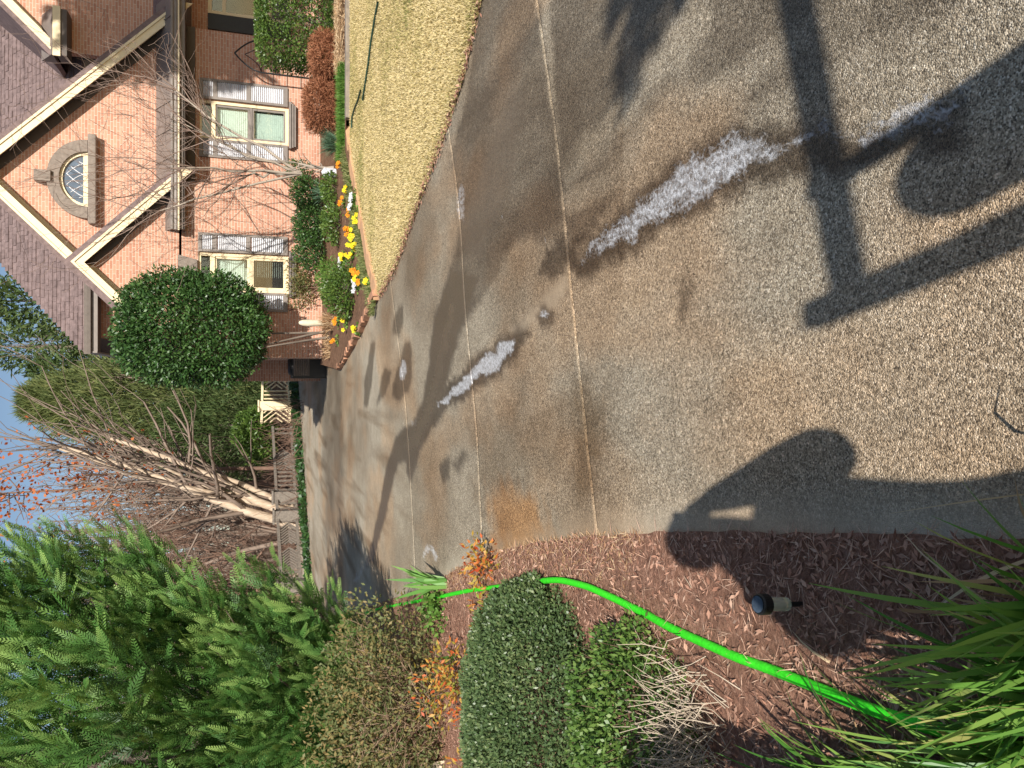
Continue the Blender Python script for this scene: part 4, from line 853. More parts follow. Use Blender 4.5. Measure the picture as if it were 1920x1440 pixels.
p = at(630, 262, 15.0); tuft('blue_grass', 'tuft of blue green ornamental grass beside the dead bush', 'grass', (p[0], 15.2, fz(p[0], 15.2)), 420, (.30, .55), .012, G['bluegrass'], (.1, .8), (.1, .5), .14, dead=G['straw'])
p = at(612, 365, 16.5); tuft('blue_grass', 'blue green strap tuft among the azaleas', 'grass', (p[0], 16.4, fz(p[0], 16.4)), 120, (.35, .6), .02, G['bluegrass'], (.1, .7), (.1, .5), .1)
n = 5200; X0 = np.linspace(at(640, 120, 14.3)[0], at(640, 295, 14.3)[0], n) + R.normal(size=n) * .03; Y0 = 14.35 + R.uniform(-.12, .22, n); V, F, T = blades(np.stack([X0, Y0, fb_z(X0, Y0)], 1), R.random(n) * 6.3, R.uniform(.10, .22, n), R.uniform(.1, .8, n), R.uniform(.05, .4, n), np.full(n, .010), R.random(n), 3)
tag(link('border_grass', mesh_np('border_grass', V, F, T), G['grassgreen']), 'strip of bright green border grass behind the timber edging', 'grass', kind='stuff')
n = 6000; X0 = np.linspace(at(640, 120, 14.3)[0], 9.5, n) + R.normal(size=n) * .05; Y0 = 14.3 + R.uniform(-.05, .55, n); V, F, T = leaf_quads(np.stack([X0, Y0, fb_z(X0, Y0) + R.uniform(0, .14, n)], 1), R.normal(size=(n, 3)) * [1, 1, .3], R.uniform(.08, .2, n), .010, R.uniform(.4, 1, n))
tag(link('pine_straw', mesh_np('pine_straw', V, F, T), strawmat), 'golden pine straw heaped behind the timber edging', 'straw', kind='stuff')
n = 5200; s_ = R.random(n); off = R.uniform(.12, .42, n); X0 = np.interp(s_, np.linspace(0, 1, 5), BRK[:, 0]) - .70 * off; Y0 = np.interp(s_, np.linspace(0, 1, 5), BRK[:, 1]) + .72 * off
V, F, T = blades(np.stack([X0, Y0, fb_z(X0, Y0)], 1), R.random(n) * 6.3, R.uniform(.05, .16, n), R.uniform(.2, .9, n), R.uniform(.05, .4, n), np.full(n, .009), R.random(n), 3)
tag(link('low_grass', mesh_np('low_grass', V, F, T), leafmat('dull_grass_blade', [(0, (.12, .15, .05)), (.6, (.22, .26, .09)), (1, (.42, .38, .18))], .6, .2, .2)), 'dull green low grass just behind the tan bricks', 'grass', kind='stuff')
# pansies
def pansy(x, y, col, mat, o_):
    g = gp(x, y, .15); z = fz(*g); th = empty('pansy', (g[0], g[1], z), f'{o_} {col} pansy clump in the flower bed, counting from the blue green grass', 'flower', f'{col} pansies')
    n = 60; V, F, T = leaf_quads(np.array([g[0], g[1], z + .01]) + R.normal(size=(n, 3)) * [.06, .06, .02], R.normal(size=(n, 3)) * [1, 1, .3] + [0, 0, .6], .06, .03, R.random(n)); nb = NB(); nb.add(V, F, T); nb.build('leaves', G['ivy'], th)
    nb = NB()
    for k in range(R.integers(3, 6)):
        c = np.array([g[0], g[1], z + .09]) + R.normal(size=3) * [.05, .05, .02]; a = np.arange(5) * 1.257 + R.random(); f = unit(np.array([.1 * R.normal(), -.8, .6])); u = unit(np.cross(f, [1, 0, 0])); w = np.cross(f, u)
        D = np.cos(a)[:, None] * u + np.sin(a)[:, None] * w; V, F, T = leaf_quads(np.repeat(c[None], 5, 0), D, .045, .05, R.random(5), np.repeat(f[None], 5, 0)); nb.add(V, F, T)
    nb.build('petals', mat, th)['kind'] = 'stuff'
PY = leafmat('yellow_petal', [(0, (.85, .62, .02)), (1, (.95, .80, .05))], .5, .3, .2); PO = leafmat('orange_petal', [(0, (.80, .25, .02)), (1, (.90, .42, .03))], .5, .3, .2); PW = leafmat('white_petal', [(0, (.6, .6, .66)), (1, (.8, .8, .85))], .5, .3, .2)
ORD = 'first second third fourth fifth sixth seventh eighth ninth tenth eleventh twelfth'.split()
for col_, mat_, pts in (('yellow', PY, [(650, 352), (663, 402), (655, 455), (662, 462), (655, 475), (642, 480), (664, 525), (682, 530), (645, 605), (662, 618), (660, 440)]), ('orange', PO, [(640, 308), (641, 380), (652, 400), (651, 432), (663, 508), (668, 520), (632, 602), (630, 640)]), ('white', PW, [(658, 368), (657, 385), (662, 534), (640, 492)])):
    for o_, (x, y) in zip(ORD, sorted(pts, key=lambda q: q[1])): pansy(x, y, col_, mat_, o_)
# pampas-like dry grass, upright cream stone, lantern
p = at(597, 607, 16.4); tuft('dry_grass', 'tuft of bleached dry grass at the foot of the cream stone', 'grass', (p[0], 16.2, fz(p[0], 16.2)), 260, (.25, .5), .012, G['straw'], (.2, .9), (.1, .5), .16)
p = at(598, 650, 16.8); tuft('dry_grass', 'low bleached grass along the shaded brick wall end', 'grass', (p[0], 16.8, fz(p[0], 16.8)), 200, (.15, .3), .012, G['straw'], (.3, .9), (.1, .5), .25)
p0, p1 = at(560, 606, 16.6), at(596, 606, 16.6); st = MB(); hgt = p0[2] - p1[2] + .12
st.lathe([(.02, 0), (.055, .02), (.065, hgt * .3), (.075, hgt * .6), (.062, hgt * .85), (.035, hgt * .97), (.008, hgt)], (p1[0], 16.6, p1[2] - .12), 14)
tag(st.build('upright_stone', plain('cream_stone', (.66, .58, .42), .8, .2, 12, bmp=.3), None, True), 'upright pale cream stone in front of the shaded brick wall', 'stone')
p = at(610, 328, 15.9); ln = empty('garden_lantern', (p[0], 15.7, fz(p[0], 15.7)), 'white caged garden lantern at the foot of the crape myrtle', 'lantern')
z0 = fz(p[0], 15.7); wm = plain('white_enamel', (.72, .72, .74), .4, .1, 20)
m1 = MB(); m1.lathe([(.10, 0), (.11, .02), (.11, .05), (.10, .06)], (p[0], 15.7, z0), 16); m1.build('base', wm, ln)
m1 = MB(); m1.lathe([(.095, .06), (.10, .08), (.10, .24), (.095, .25)], (p[0], 15.7, z0), 18); m1.build('globe', plain('milky_glass', (.60, .61, .66), .2, .1, 20), ln, True)
for k in range(6):
    a = k * math.pi / 3; q = (p[0] + .108 * math.cos(a), 15.7 + .108 * math.sin(a)); m1 = MB(); m1.tube([(*q, z0 + .06), (*q, z0 + .25)], [.008, .008], 5); m1.build('cage_bar', wm, ln)
m1 = MB(); m1.lathe([(.12, .25), (.12, .27), (.05, .32), (.01, .34)], (p[0], 15.7, z0), 18); m1.build('lid', wm, ln); ln.scale = (.8, .8, .85)
# bare crape myrtle
bx, by = at(600, 328, 16.2)[0], 16.2
bare_tree('crape_myrtle', 'bare grey multi-branched crape myrtle in front of the house', (bx, by, fz(bx, by) - .05), [((.02, 0, 1), .75, .055)], GREYBARK, GREYBARK, lvl=1, seed=3, tw=.004)
cm = bpy.context.scene.objects['crape_myrtle']; cr, cw = NB(), NB(); rn = np.random.default_rng(12); fork = np.array([bx, by, fz(bx, by) + .62])
for tgt, r_ in [((455, 330), .036), ((330, 170), .032), ((345, 315), .030), ((300, 395), .028), ((400, 260), .025), ((350, 235), .022)]:
    q = at(tgt[0], tgt[1], by - .2 + .5 * R.normal() * .5); e = np.array(q); L_ = np.linalg.norm(e - fork); tt = np.linspace(0, 1, 8)[:, None]
    P_ = fork + (e - fork) * tt + rn.normal(size=(8, 3)) * .03 * np.sin(tt * math.pi) + np.array([0, 0, .12]) * np.sin(tt * math.pi)
    cr.tube(P_, np.linspace(r_, r_ * .45, 8), 7)
    for i_ in range(2, 8):
        for c in range((i_ % 2) if i_ < 6 else 2): grow(cw, P_[i_], unit(unit(P_[i_] - P_[i_ - 1]) + rn.normal(size=3) * .55 + [0, 0, .25]), rn.uniform(1.0, 2.1), r_ * .42, 2, rn, .17, (2, 4), .14, .0034, .55)
cr.build('limbs', GREYBARK, cm, True); cw.build('twigs', barkmat('crape_twig', (.17, .105, .08), (.33, .24, .19), 6), cm, True)
# arched iron trellis
tp = at(440, 120, 18.55); b0, b1 = at(585, 88, 18.55), at(590, 148, 18.55); tx0, tx1 = b1[0], b0[0]; zt_ = tp[2]; cxm = (tx0 + tx1) / 2; zsp = at(490, 120, 18.55)[2]
tr = empty('iron_trellis', (cxm, 18.55, 0), 'black iron trellis with a pointed arch against the brick', 'trellis')
for s in (-1, 1):
    m1 = MB(); xo = cxm + s * (tx1 - tx0) / 2; arc = [(xo, 18.55, .15), (xo, 18.55, zsp)] + [(cxm + s * (tx1 - tx0) / 2 * (1 - q ** 1.7), 18.55, zsp + (zt_ - zsp) * q ** .95) for q in np.linspace(.15, 1, 7)]
    m1.tube(arc, [.018] * len(arc), 6); m1.build('side_rail', M['black'], tr)
    m1 = MB(); arc = [(cxm + s * (tx1 - tx0) / 2 * .95, 18.55, zsp)] + [(cxm + s * (tx1 - tx0) / 2 * (.95 - .95 * q), 18.55, zsp + (zt_ - zsp) * .62 * q ** 2) for q in (.4, .7, 1)]; m1.tube(arc, [.010] * 4, 5); m1.build('tracery', M['black'], tr)
for q in np.linspace(.25, zsp, 5): m1 = MB(); m1.tube([(tx0, 18.55, q), (tx1, 18.55, q)], [.010, .010], 5); m1.build('rung', M['black'], tr)
for q in (.33, .67): m1 = MB(); xx = tx0 + (tx1 - tx0) * q; m1.tube([(xx, 18.551, .15), (xx, 18.551, zsp + .05)], [.008, .008], 5); m1.build('upright', M['black'], tr)
# thin drip hoses lying on the lawn
def drip(pts, lab):
    P_ = np.array([(*gp(*q, .04), 0) for q in pts]); P_[:, 2] = lawn_z(P_[:, 0], P_[:, 1]) + .035; nb = NB(); nb.tube(P_, np.full(len(P_), .016), 6); tag(nb.build('drip_hose', plain('dark_green_rubber', (.03, .07, .045), .6, .3, 20), None, True), lab, 'hose')
drip([(713, 5), (708, 30), (700, 80), (695, 120), (690, 155), (684, 188)], 'long dark green hose lying straight on the lawn')
drip([(680, 170), (675, 190), (668, 205), (664, 220), (663, 240)], 'short dark hose curling towards the end of the tan bricks')

# ------------------------------------------------------------------ fences at the back of the drive
def clipline(p, d, x0, x1, z0, z1):
    t0, t1 = 0.0, 9.0
    for o_, v, lo, hi in ((p[0], d[0], x0, x1), (p[1], d[1], z0, z1)):
        if abs(v) < 1e-9: continue
        a, b_ = (lo - o_) / v, (hi - o_) / v
        t0, t1 = max(t0, min(a, b_)), min(t1, max(a, b_))
    return (t0, t1) if t1 - t0 > .08 else None
def fence(name, label, A, B, hA, hB, units, mat, posts=True):
    """A, B ground ends; units: list of ('post'|'picket'|'chevron', width share)"""
    A, B = np.array(A, float), np.array(B, float); Ln = np.linalg.norm(B - A); u = (B - A) / Ln; tot = sum(w for _, w in units)
    th = empty(name, (*A, float(terrain_z(A[0], A[1]))), label, 'fence')
    P = lambda s, h: (A[0] + u[0] * s, A[1] + u[1] * s, h)
    hh = lambda s: hA + (hB - hA) * s / Ln; nrm = (-u[1], u[0], 0)
    def bar(a, b_, w, d, nm): m = MB(); m.bar(P(*a), P(*b_), w, d, nrm); m.build(nm, mat, th)
    s = 0
    bar((0, hh(0) - .05), (Ln, hh(Ln) - .05), .10, .12, 'top_rail'); bar((0, .22), (Ln, .22), .10, .07, 'bottom_rail')
    for kind, w in units:
        w = w / tot * Ln; s1 = s + w
        if kind == 'post':
            c = (s + s1) / 2; m = MB(); a = min(w, .42) / 2; q = P(c, 0); m.box(q[0] - a, q[0] + a, q[1] - a, q[1] + a, -.1, hh(c) + .06); m.box(q[0] - a * 1.25, q[0] + a * 1.25, q[1] - a * 1.25, q[1] + a * 1.25, hh(c) + .062, hh(c) + .13); m.build('post', mat, th)
        elif kind == 'picket': bar(((s + s1) / 2, .2), ((s + s1) / 2, hh(s) - .1), .05, .055, 'slat')
        else:
            z0, z1 = .26, hh(s) - .12; zm = (z0 + z1) / 2; k = 0
            step = (z1 - z0) * .24
            for i_ in range(-5, 7):
                ax = s1 - (z1 - z0) * .5 + i_ * step * -1
                for sg in (-1, 1):
                    c = clipline((ax, zm), (.7071, .7071 * sg), s + .02, s1 - .02, z0, z1)
                    if c: bar((ax + .7071 * c[0], zm + sg * .7071 * c[0]), (ax + .7071 * c[1], zm + sg * .7071 * c[1]), .045, .05 + .003 * sg, 'slat')
        s = s1
fA, fB = gp(548, 650), gp(553, 792)
fence('lattice_fence', 'cream chevron lattice fence with a square post beside the house', fA, fB, pp(492, 650, fA[1])[1], pp(488, 792, fB[1])[1], [('picket', .3), ('chevron', 4.4), ('picket', .4), ('picket', .4), ('picket', .4), ('post', 1.0), ('chevron', 1.2)], M['cream'])
gA, gB = gp(556, 800), gp(583, 1190)
fence('lattice_fence', 'weathered grey chevron lattice fence in front of the woods', gA, gB, pp(509, 800, gA[1])[1], pp(530, 1190, gB[1])[1], [('picket', .4), ('picket', .4), ('chevron', 3), ('picket', .35), ('picket', .35), ('picket', .35), ('picket', .35), ('picket', .35), ('post', .7), ('picket', .35), ('picket', .35), ('post', .7), ('chevron', 1.6), ('chevron', 1.6), ('picket', .35), ('picket', .35), ('post', .6), ('chevron', 2), ('picket', .4)], M['grey_wood'])
# ground cover along the fence foot
n = 4500; s_ = R.random(n) ** 1.6; A_, B_ = np.array(gp(553, 660)), np.array(gp(586, 1150)); X0 = A_[0] + (B_[0] - A_[0]) * s_ + R.normal(size=n) * .25; Y0 = A_[1] + (B_[1] - A_[1]) * s_ - .5 + R.normal(size=n) * .35
V, F, T = leaf_quads(np.stack([X0, Y0, R.random(n) ** 1.5 * .26 * (1 - .6 * s_)], 1), R.normal(size=(n, 3)) + [0, 0, .5], R.uniform(.12, .22, n), R.uniform(.07, .12, n), R.random(n) * .6)
tag(link('ground_cover', mesh_np('ground_cover', V, F, T), G['glossy']), 'green ivy ground cover along the foot of the fences', 'ivy', kind='stuff')
# air conditioner in the recess at the end of the brick wall
p = at(560, 682, 19.6); ac = empty('air_conditioner', (p[0], 19.6, 0), 'boxy louvred air conditioner in the dark recess by the wall', 'appliance')
m1 = MB(); m1.box(p[0] - .36, p[0] + .36, 19.3, 20.0, -.02, .82); m1.build('casing', M['black'], ac, bevel=.02)
for k in range(9): m1 = MB(); m1.bar((p[0] - .3, 19.285, .42 + k * .042), (p[0] + .3, 19.285, .42 + k * .042), .03, .02, (0, -.6, .8)); m1.build('louvre', M['taupe_light'], ac)
m1 = MB(); m1.lathe([(.28, .82), (.28, .86), (.22, .89)], (p[0], 19.65, 0), 20); m1.build('fan_grille', M['black'], ac)
w = MB(); w.box(wx - 1.05, wx - .002, BY + .6, BY + .8, -.1, 2.9); hb(w, 'side_wall', M['brick'])

# ------------------------------------------------------------------ trees behind
def cone_tree(name, label, c, h, prof, n, L, W, mat, trunk=BARK, up=.8, seed=2, group=None, z0=0.0, lump=.3, shell=.7):
    th = empty(name, (c[0], c[1], z0), label, 'tree', group); z = R.random(n) ** .9; a = R.uniform(0, 6.283, n)
    lp = fbm(a * 3.2 + 3, z * h * 1.1, seed, 4); r = np.interp(z, np.linspace(0, 1, len(prof)), prof) * (1 - shell * R.random(n) ** 1.3) * (1 - lump + 2 * lump * lp)
    Hh = np.stack([np.cos(a), np.sin(a), 0 * a], 1); P = np.array([c[0], c[1], c[2]]) + Hh * r[:, None] + np.stack([0 * z, 0 * z, z * h], 1)
    D = Hh * .6 + [0, 0, up] + R.normal(size=(n, 3)) * .45; V, F, T = leaf_quads(P, D, R.uniform(.6, 1.3, n) * L, R.uniform(.7, 1.2, n) * W, np.clip(.15 + .8 * R.random(n) * (.5 + .7 * lp), 0, 1)); nb = NB(); nb.add(V, F, T); nb.build('crown', mat, th)
    t = NB(); t.tube(np.array([[c[0], c[1], z0 - .2], [c[0] + .05, c[1], c[2] + h * .5], [c[0], c[1], c[2] + h * .95]]), [h * .02 + .03, h * .013, .02], 7)
    for k in range(14):
        zz_ = c[2] + h * (.1 + .75 * R.random()); a_ = R.uniform(0, 6.28); b0 = np.array([c[0], c[1], zz_]); rr_ = np.interp((zz_ - c[2]) / h, np.linspace(0, 1, len(prof)), prof) * .8; t.tube(np.array([b0, b0 + np.array([math.cos(a_), math.sin(a_), .5]) * rr_]), [.03, .01], 4)
    t.build('trunk', trunk, th, True); return th
zc0, zc1 = pp(470, 770, 43)[1], pp(45, 740, 43)[1]; xc = pp(300, 752, 43)[0]; mpx = 43 / 1.06 / FPX
cone_tree('cypress_tree', 'tall olive green feathery cypress behind the house corner', (xc, 43, zc0 - 1.0), zc1 - zc0 + 1.0, [q_ * mpx for q_ in (95, 120, 128, 118, 100, 78, 52, 20)], 30000, .50, .05, G['cypress'], seed=4, lump=.55, shell=.8, up=1.0)
zj0, zj1 = pp(480, 800, 41)[1], pp(300, 800, 41)[1]; xj = pp(400, 800, 41)[0]
cone_tree('juniper_tree', 'darker green fluffy juniper in front of the olive cypress', (xj, 41, zj0 - .7), zj1 - zj0 + .9, [q_ * mpx for q_ in (70, 98, 105, 90, 66, 20)], 17000, .36, .05, G['pine'], seed=6, lump=.5, shell=.8)
p = at(482, 815, 37.5); bush('rounded_shrub', 'rounded green shrub above the grey fence', 'shrub', (p[0], 37.5, p[2]), (1.25, .9, 1.0), 6000, .17, .08, G['clipped'], BARK, lump=.25, shell=.5, zf=0, nst=5)
for k, (x, y, Y, hgt, w_, lab) in enumerate([(40, 565, 44, 9.5, 2.6, 'green pine top rising behind the roof slope'), (30, 650, 52, 12.5, 2.6, 'tall hazy green pine left of the roof corner'), (110, 700, 48, 9, 2.4, 'shorter pine behind the olive cypress')]):
    p = at(x, y, Y); cone_tree('pine_tree', lab, (p[0], Y, max(.5, p[2] - hgt * .85)), hgt, [.6, w_ * .8, w_, w_ * .9, w_ * .7, w_ * .3], 5200, .42, .10, G['pine'], seed=20 + k, lump=.6, z0=float(terrain_z(p[0], Y)), up=.4)
cone_tree('evergreen_tree', 'dark evergreen filling the gap behind the big conifer at far left', (-8.6, 15.5, .3), 9.0, [2.2, 2.8, 2.8, 2.5, 2.0, 1.2, .4], 15000, .45, .12, G['pine'], seed=41, lump=.35, shell=.6)
# pale multi-stemmed tree behind the grey fence
b0 = at(530, 975, 31.5); gz0 = float(terrain_z(b0[0], 31.5))
def toward(x, y, Y=31.5): q = np.array(at(x, y, Y)) - np.array([b0[0], 31.5, gz0]); return q
bare_tree('pale_trunk_tree', 'bare tree with several pale tan leaning trunks behind the fence', (b0[0], 31.5, gz0), [(toward(*q), float(np.linalg.norm(toward(*q))), r_) for q, r_ in [((130, 800), .20), ((190, 860), .19), ((330, 850), .16), ((100, 910), .14), ((280, 870), .13)]], TANBARK, WOODTWIG, lvl=2, seed=8, kids=(2, 4), gnarl=.12, tw=.012, ang=.5)
# bare woodland trees one can tell apart
spots = [(560, 1010, 33, 7.5), (560, 1060, 30, 6.5), (560, 1095, 36, 8), (555, 1035, 42, 9), (550, 905, 44, 9), (545, 860, 50, 10), (545, 960, 48, 11), (555, 1120, 28, 5.5), (540, 760, 46, 10), (540, 700, 50, 11), (548, 1140, 44, 9)]
labs = ['bare brown tree just left of the pale trunks', 'bare brown thicket tree behind the middle of the grey fence', 'taller bare tree behind the fence near the big conifer', 'slender bare tree far behind the grey fence', 'bare tree right of the pale trunks in the woods', 'far bare tree behind the rounded shrub', 'tall bare tree behind the pale trunks', 'small dark bare tree beside the big conifer', 'tall bare tree above the olive cypress', 'bare tree showing between cypress and pines', 'bare tree half hidden by the big conifer']
for k, ((x, y, Y, hgt), lab) in enumerate(zip(spots, labs)):
    q = at(x, y, Y); g0 = float(terrain_z(q[0], Y)); rn = np.random.default_rng(100 + k)
    bare_tree('bare_tree', lab, (q[0], Y, g0), [((rn.normal() * .12, 0, 1), hgt * .75, .09 + .004 * hgt)] + [((rn.normal() * .35, .1, 1), hgt * .6, .06)] * (2 if k < 3 else 1), WOODTWIG if k != 7 else TWIG, TWIG if k in (0, 1, 2, 7) else WOODTWIG, lvl=3, seed=50 + k, kids=(2, 4), gnarl=.15, tw=.011, ang=.55, group='bare trees behind the fence')
for k, (x, y, Y) in enumerate([(10, 925, 38), (190, 890, 34)]):
    p = at(x, y, Y); th = empty('red_leaf_tree', (p[0], Y, float(terrain_z(p[0], Y))), ['tree with orange red leaves high above the big conifer', 'thin tree with scattered rust red leaves beside the pale trunks'][k], 'tree')
    n = 420; Pc = np.array(p) + R.normal(size=(n, 3)) * [[1.3, 1, 1.0], [.8, .6, 1.3]][k]; V, F, T = leaf_quads(Pc, R.normal(size=(n, 3)), .20, .13, R.random(n)); nb = NB(); nb.add(V, F, T); nb.build('crown', G['redleaf'], th)
    t = NB(); g0 = float(terrain_z(p[0], Y)); t.tube(np.array([[p[0], Y, g0], [p[0] + .1, Y, (g0 + p[2]) / 2], [p[0], Y, p[2] + .6]]), [.10, .07, .03], 6); rn = np.random.default_rng(k)
    for c in range(12): grow(t, np.array([p[0], Y, p[2] - .8 + 1.4 * rn.random()]), unit(rn.normal(size=3) + [0, 0, .5]), 1.3, .03, 1, rn, .15, (2, 4), .2, .010)
    t.build('trunk', TWIG, th, True)
# the mass of woods beyond
wd = NB(); rn = np.random.default_rng(9)
for k in range(230):
    Y = rn.uniform(40, 105); x = rn.uniform(-.42, .12) * Y - 2; g0 = float(terrain_z(x, Y)); hgt = rn.uniform(.10, .20) * Y + 2; p = np.array([x, Y, g0]); top = p + [rn.normal() * .6, 0, hgt]
    wd.tube(np.array([p, (p + top) / 2 + rn.normal(size=3) * .15, top]), [.13, .09, .02], 4, rn.random())
    for c in range(46):
        f = rn.uniform(.12, 1); q = p + (top - p) * f; d = unit(rn.normal(size=3) * [1, 1, .5] + [0, 0, .8]); l = rn.uniform(.8, 2.8) * (1.15 - f * .6); wd.tube(np.array([q, q + d * l * .5 + rn.normal(size=3) * .08, q + d * l + [0, 0, .2]]), [.034, .024, .009], 3, rn.random())
tag(wd.build('woods', WOODTWIG), 'mass of bare grey brown woods on the far slope', 'woods', kind='stuff')
un = NB()
for k in range(2600):
    Y = rn.uniform(29, 60); x = rn.uniform(-.36, -.02) * Y; p = np.array([x, Y, float(terrain_z(x, Y))]); d = unit(rn.normal(size=3) * [.6, .6, .2] + [0, 0, 1]); l = rn.uniform(.5, 2.0); un.tube(np.array([p, p + d * l * .5, p + d * l + rn.normal(size=3) * .15]), [.014, .010, .005], 3, rn.random())
tag(un.build('undergrowth', TWIG), 'brown twiggy undergrowth behind the grey fence', 'undergrowth', kind='stuff')
# sunlit concrete path, put in as a pale patch at the left edge beyond the shrubs
m1 = MB(); A1, A2 = gp(690, 1445), gp(845, 1424); q = np.array([A1, A2, (A2[0] - 3, A2[1] - .2), (A1[0] - 3, A1[1])]); m1.prism([tuple(v) for v in q[::-1]], 'z', .03, .10)
tag(m1.build('pale_path', plain('pale_concrete', (.60, .47, .33), .85, .2, 5, bmp=.3), None), 'pale concrete path patch at the left edge behind the shrubs', 'stone')

# ------------------------------------------------------------------ outside the frame: what throws the foreground shadows
# person holding up the phone
def person():
    V = dict(pel=(-.03, -.40, .96), wst=(-.03, -.40, 1.10), chest=(-.03, -.39, 1.33), neck=(-.03, -.33, 1.50), head=(-.03, -.24, 1.60), crown=(-.03, -.24, 1.72),
             shR=(.16, -.36, 1.42), elR=(.235, -.24, 1.25), foR=(.165, -.17, 1.37), haR=(.075, -.07, 1.50), shL=(-.22, -.36, 1.42), elL=(-.30, -.24, 1.25), foL=(-.20, -.17, 1.37), haL=(-.075, -.07, 1.50),
             hipR=(.07, -.40, .90), knR=(.11, -.38, .50), anR=(.12, -.42, .09), toR=(.14, -.26, .04), hipL=(-.13, -.40, .90), knL=(-.16, -.38, .50), anL=(-.18, -.42, .09), toL=(-.20, -.26, .04))
    Rr = dict(pel=.15, wst=.145, chest=.175, neck=.085, head=.105, crown=.075, shR=.105, elR=.095, foR=.090, haR=.050, shL=.105, elL=.095, foL=.090, haL=.046, hipR=.105, knR=.07, anR=.05, toR=.04, hipL=.105, knL=.07, anL=.05, toL=.04)
    E = 'pel-wst wst-chest chest-neck neck-head head-crown chest-shR shR-elR elR-foR foR-haR chest-shL shL-elL elL-foL foL-haL pel-hipR hipR-knR knR-anR anR-toR pel-hipL hipL-knL knL-anL anL-toL'.split()
    for s, sg in (('R', 1), ('L', -1)):
        for k in range(4):
            V[f'f{s}{k}a'] = (sg * .060, -.045, 1.53 + .026 * k); V[f'f{s}{k}b'] = (sg * .035, -.036, 1.537 + .026 * k); Rr[f'f{s}{k}a'] = .010; Rr[f'f{s}{k}b'] = .008; E += [f'ha{s}-f{s}{k}a', f'f{s}{k}a-f{s}{k}b']
        V[f't{s}'] = (sg * .045, -.085, 1.55); Rr[f't{s}'] = .010; E.append(f'ha{s}-t{s}')
    ks = list(V); base = (-.03, -.40, 0); me = bpy.data.meshes.new('body'); me.from_pydata([tuple(a - b_ for a, b_ in zip(V[k], base)) for k in ks], [tuple(ks.index(a) for a in e.split('-')) for e in E], [])
    th = empty('person', base, 'person in work clothes and cap holding a phone up with both hands', 'person')
    o = link('body', me, plain('work_clothes', (.06, .07, .09), .8, .3, 10), th); sk = o.modifiers.new('skin', 'SKIN'); sk.use_smooth_shade = True
    for v_, k in zip(me.skin_vertices[0].data, ks): v_.radius = (Rr[k], Rr[k] * (.72 if k in ('chest', 'wst', 'pel') else 1)); v_.use_root = (k == 'pel')
    o.modifiers.new('sub', 'SUBSURF').levels = 2; o.modifiers['sub'].render_levels = 2
    m1 = MB(); m1.lathe([(.11, 1.655), (.113, 1.70), (.10, 1.76), (.055, 1.80), (.01, 1.81)], (-.03, -.24, 0), 18); m1.prism([(-.11, -.18), (.05, -.18), (.03, -.08), (-.09, -.08)], 'z', 1.665, 1.68); m1.build('cap', plain('cap_cloth', (.10, .10, .11), .8, .2, 20), th, True)
person()
ph = MB(); ph.add([(x, y * cT + z * sT - .012, 1.575 - y * sT + z * cT) for z in (-.075, .075) for y in (-.004, .004) for x in (-.036, .036)], [(0, 2, 3, 1), (4, 5, 7, 6), (0, 1, 5, 4), (2, 6, 7, 3), (0, 4, 6, 2), (1, 3, 7, 5)])
tag(ph.build('phone', M['black'], None, bevel=.003), 'black phone held upright behind the camera', 'phone')
# wash trailer with a ladder rack and hose reel, behind and to the right
def back(x, y, z): g = gp(x, y); k = z / -SUN.z; return np.array([g[0] - SUN.x * k, g[1] - SUN.y * k])
pt = back(1520, 592, 2.02); c1 = back(1588, 555, 1.92); c2 = back(1485, 0, 1.92); cdv = unit(c2 - c1); ndv = np.array([cdv[1], -cdv[0]])
tl = empty('wash_trailer', (*(pt + cdv * .8 + ndv * 1.0), 0), 'small dark wash trailer with a ladder rack and hose reel', 'trailer')
W3 = lambda a, b_, z: (pt[0] + cdv[0] * a + ndv[0] * b_, pt[1] + cdv[1] * a + ndv[1] * b_, z)
dm = plain('dark_steel', (.03, .03, .033), .5, .2, 10)
def tb_(a, b_, w, d, nm): m = MB(); m.bar(a, b_, w, d, (0, 1, 0) if abs(a[2] - b_[2]) > .3 else (0, 0, 1)); m.build(nm, dm, tl)
tb_(W3(0, 0, .5), W3(0, 0, 2.02), .085, .085, 'post'); tb_(W3(1.65, 0, .5), W3(1.65, 0, 2.02), .085, .085, 'post'); tb_(W3(0, 2.2, .5), W3(0, 2.2, 2.02), .085, .085, 'post'); tb_(W3(1.65, 2.2, .5), W3(1.65, 2.2, 2.02), .085, .085, 'post')
tb_(W3(.043, 0, 1.92), W3(1.607, 0, 1.92), .06, .062, 'cross_bar'); tb_(W3(.043, 2.2, 1.92), W3(1.607, 2.2, 1.92), .11, .11, 'cross_bar'); tb_(W3(0, .05, 1.8), W3(0, 2.15, 1.8), .08, .08, 'side_rail'); tb_(W3(1.65, .05, 1.8), W3(1.65, 2.15, 1.8), .08, .08, 'side_rail')
_h = back(1640, 285, 1.75); tb_((_h[0], _h[1], 1.45), (_h[0], _h[1], 1.90), .06, .06, 'reel_hanger')
m = MB(); m.bar(W3(.825, -.1, .46), W3(.825, 2.35, .46), 1.8, .08); m.build('deck', dm, tl)
_r = back(1850, 270, 1.42); rc = (_r[0], _r[1], 1.42)
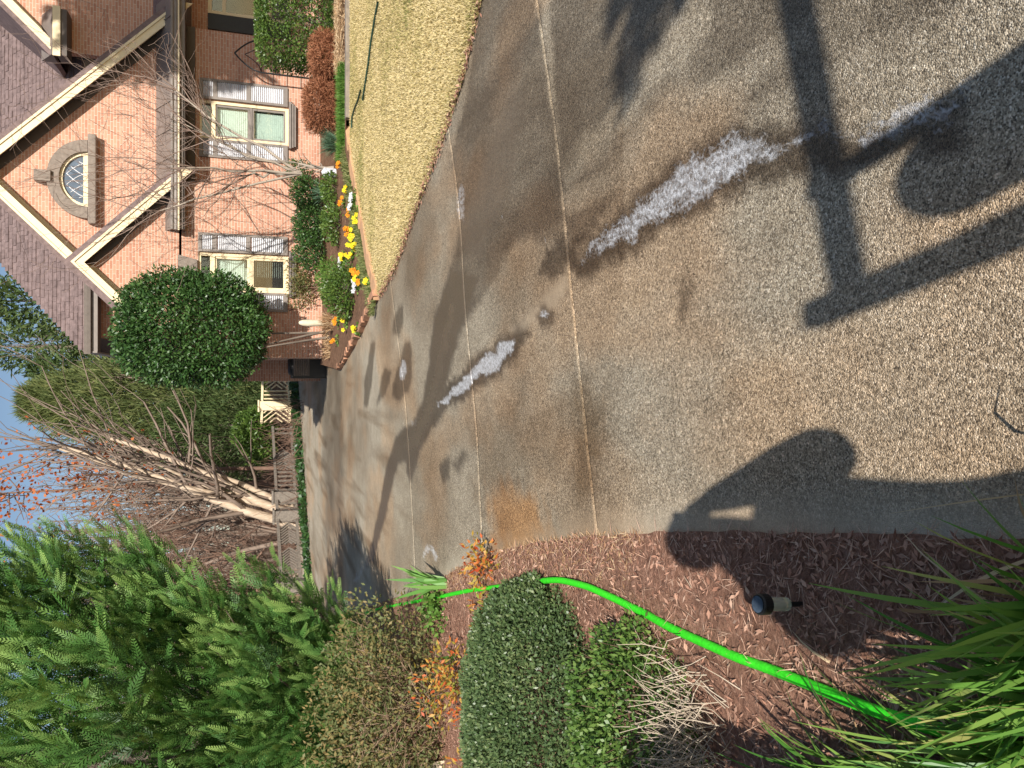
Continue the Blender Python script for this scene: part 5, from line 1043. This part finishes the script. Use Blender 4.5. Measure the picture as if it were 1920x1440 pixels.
for dz in (-.06, .05):
    m = MB(); pts = []
    k = 20; cc = np.array([rc[0] + ndv[0] * dz, rc[1] + ndv[1] * dz]); 
    v = [(cc[0] + cdv[0] * .13 * math.cos(q * 6.2832 / k), cc[1] + cdv[1] * .13 * math.cos(q * 6.2832 / k), rc[2] + .13 * math.sin(q * 6.2832 / k)) for q in range(k)]
    v += [(a[0] + ndv[0] * .02, a[1] + ndv[1] * .02, a[2]) for a in v]; m.add(v, [tuple(range(k)), tuple(range(2 * k - 1, k - 1, -1))] + [(q, (q + 1) % k, k + (q + 1) % k, k + q) for q in range(k)]); m.build('reel_flange', dm, tl)
m = MB(); m.tube([tuple(np.array(rc) - np.array([*ndv, 0]) * .05), tuple(np.array(rc) + np.array([*ndv, 0]) * .05)], [.11, .11], 16); m.build('wound_hose', M['black'], tl)
m = MB(); t0 = W3(1.05, .55, .5); m.lathe([(.36, 0), (.38, .05), (.38, .70), (.30, .80), (.12, .84)], t0, 20); m.build('water_tank', plain('white_tank', (.6, .6, .58), .5, .1, 6), tl, True)
for a in (-.12, 1.77):
    w0 = W3(a, 1.2, .30); m = MB(); m.tube([tuple(np.array(w0) - np.array([*cdv, 0]) * .09), tuple(np.array(w0) + np.array([*cdv, 0]) * .09)], [.30, .30], 18); m.build('wheel', M['black'], tl)
# small leafy tree behind the camera: its twig shadow reaches the drive
def tree_for_shadow(name, lab, base, c, r, n, L, W, mat, seed):
    th = empty(name, (*base, 0), lab, 'tree'); P, d = ball_pts(n, c, r, .95, .5, 2.5); V, F, T = leaf_quads(P, d * .4 + R.normal(size=(len(P), 3)), R.uniform(.7, 1.3, len(P)) * L, W, R.random(len(P))); nb = NB(); nb.add(V, F, T); nb.build('crown', mat, th)
    t = NB(); rn = np.random.default_rng(seed); t.tube(np.array([[*base, -.1], [base[0] + .05, base[1], c[2] * .5], [c[0], c[1], c[2] + r[2] * .6]]), [.14, .10, .03], 8)
    for k in range(16): grow(t, np.array([c[0], c[1], c[2] + r[2] * rn.uniform(-.9, .5)]), unit(rn.normal(size=3) + [0, 0, .2]), r[0] * .8, .03, 1, rn, .15, (2, 4), .1, .006)
    t.build('trunk', BARK, th, True); return th
q = back(1250, -115, 4.3); s1 = tree_for_shadow('shade_tree', 'small leafy tree behind the camera on the right', (q[0] + .4, q[1] - .3), (q[0], q[1], 4.3), (.34, .28, .22), 420, .14, .07, G['glossy'], 4)
t = NB(); q1, q2 = back(1230, 60, 4.2), back(1158, 182, 4.2); t.tube(np.array([[q[0], q[1], 4.25], [*q1, 4.2], [*q2, 4.2]]), [.03, .022, .012], 5)
t.build('drooping_branch', BARK, s1, True)
n = 26; f = R.random(n); Pb = np.stack([q2[0] + (q1[0] - q2[0]) * f * .4, q2[1] + (q1[1] - q2[1]) * f * .4, 4.2 + 0 * f], 1) + R.normal(size=(n, 3)) * .05; V, F, T = leaf_quads(Pb, R.normal(size=(n, 3)), .13, .06, R.random(n)); nb = NB(); nb.add(V, F, T); nb.build('branch_leaves', G['glossy'], s1)
tree_for_shadow('shade_tree', 'tall evergreen out of frame on the right shading the entry', (10.3, 9.2), (10.45, 9.2, 9.2), (1.75, 1.3, 3.0), 9000, .30, .16, G['glossy'], 6)
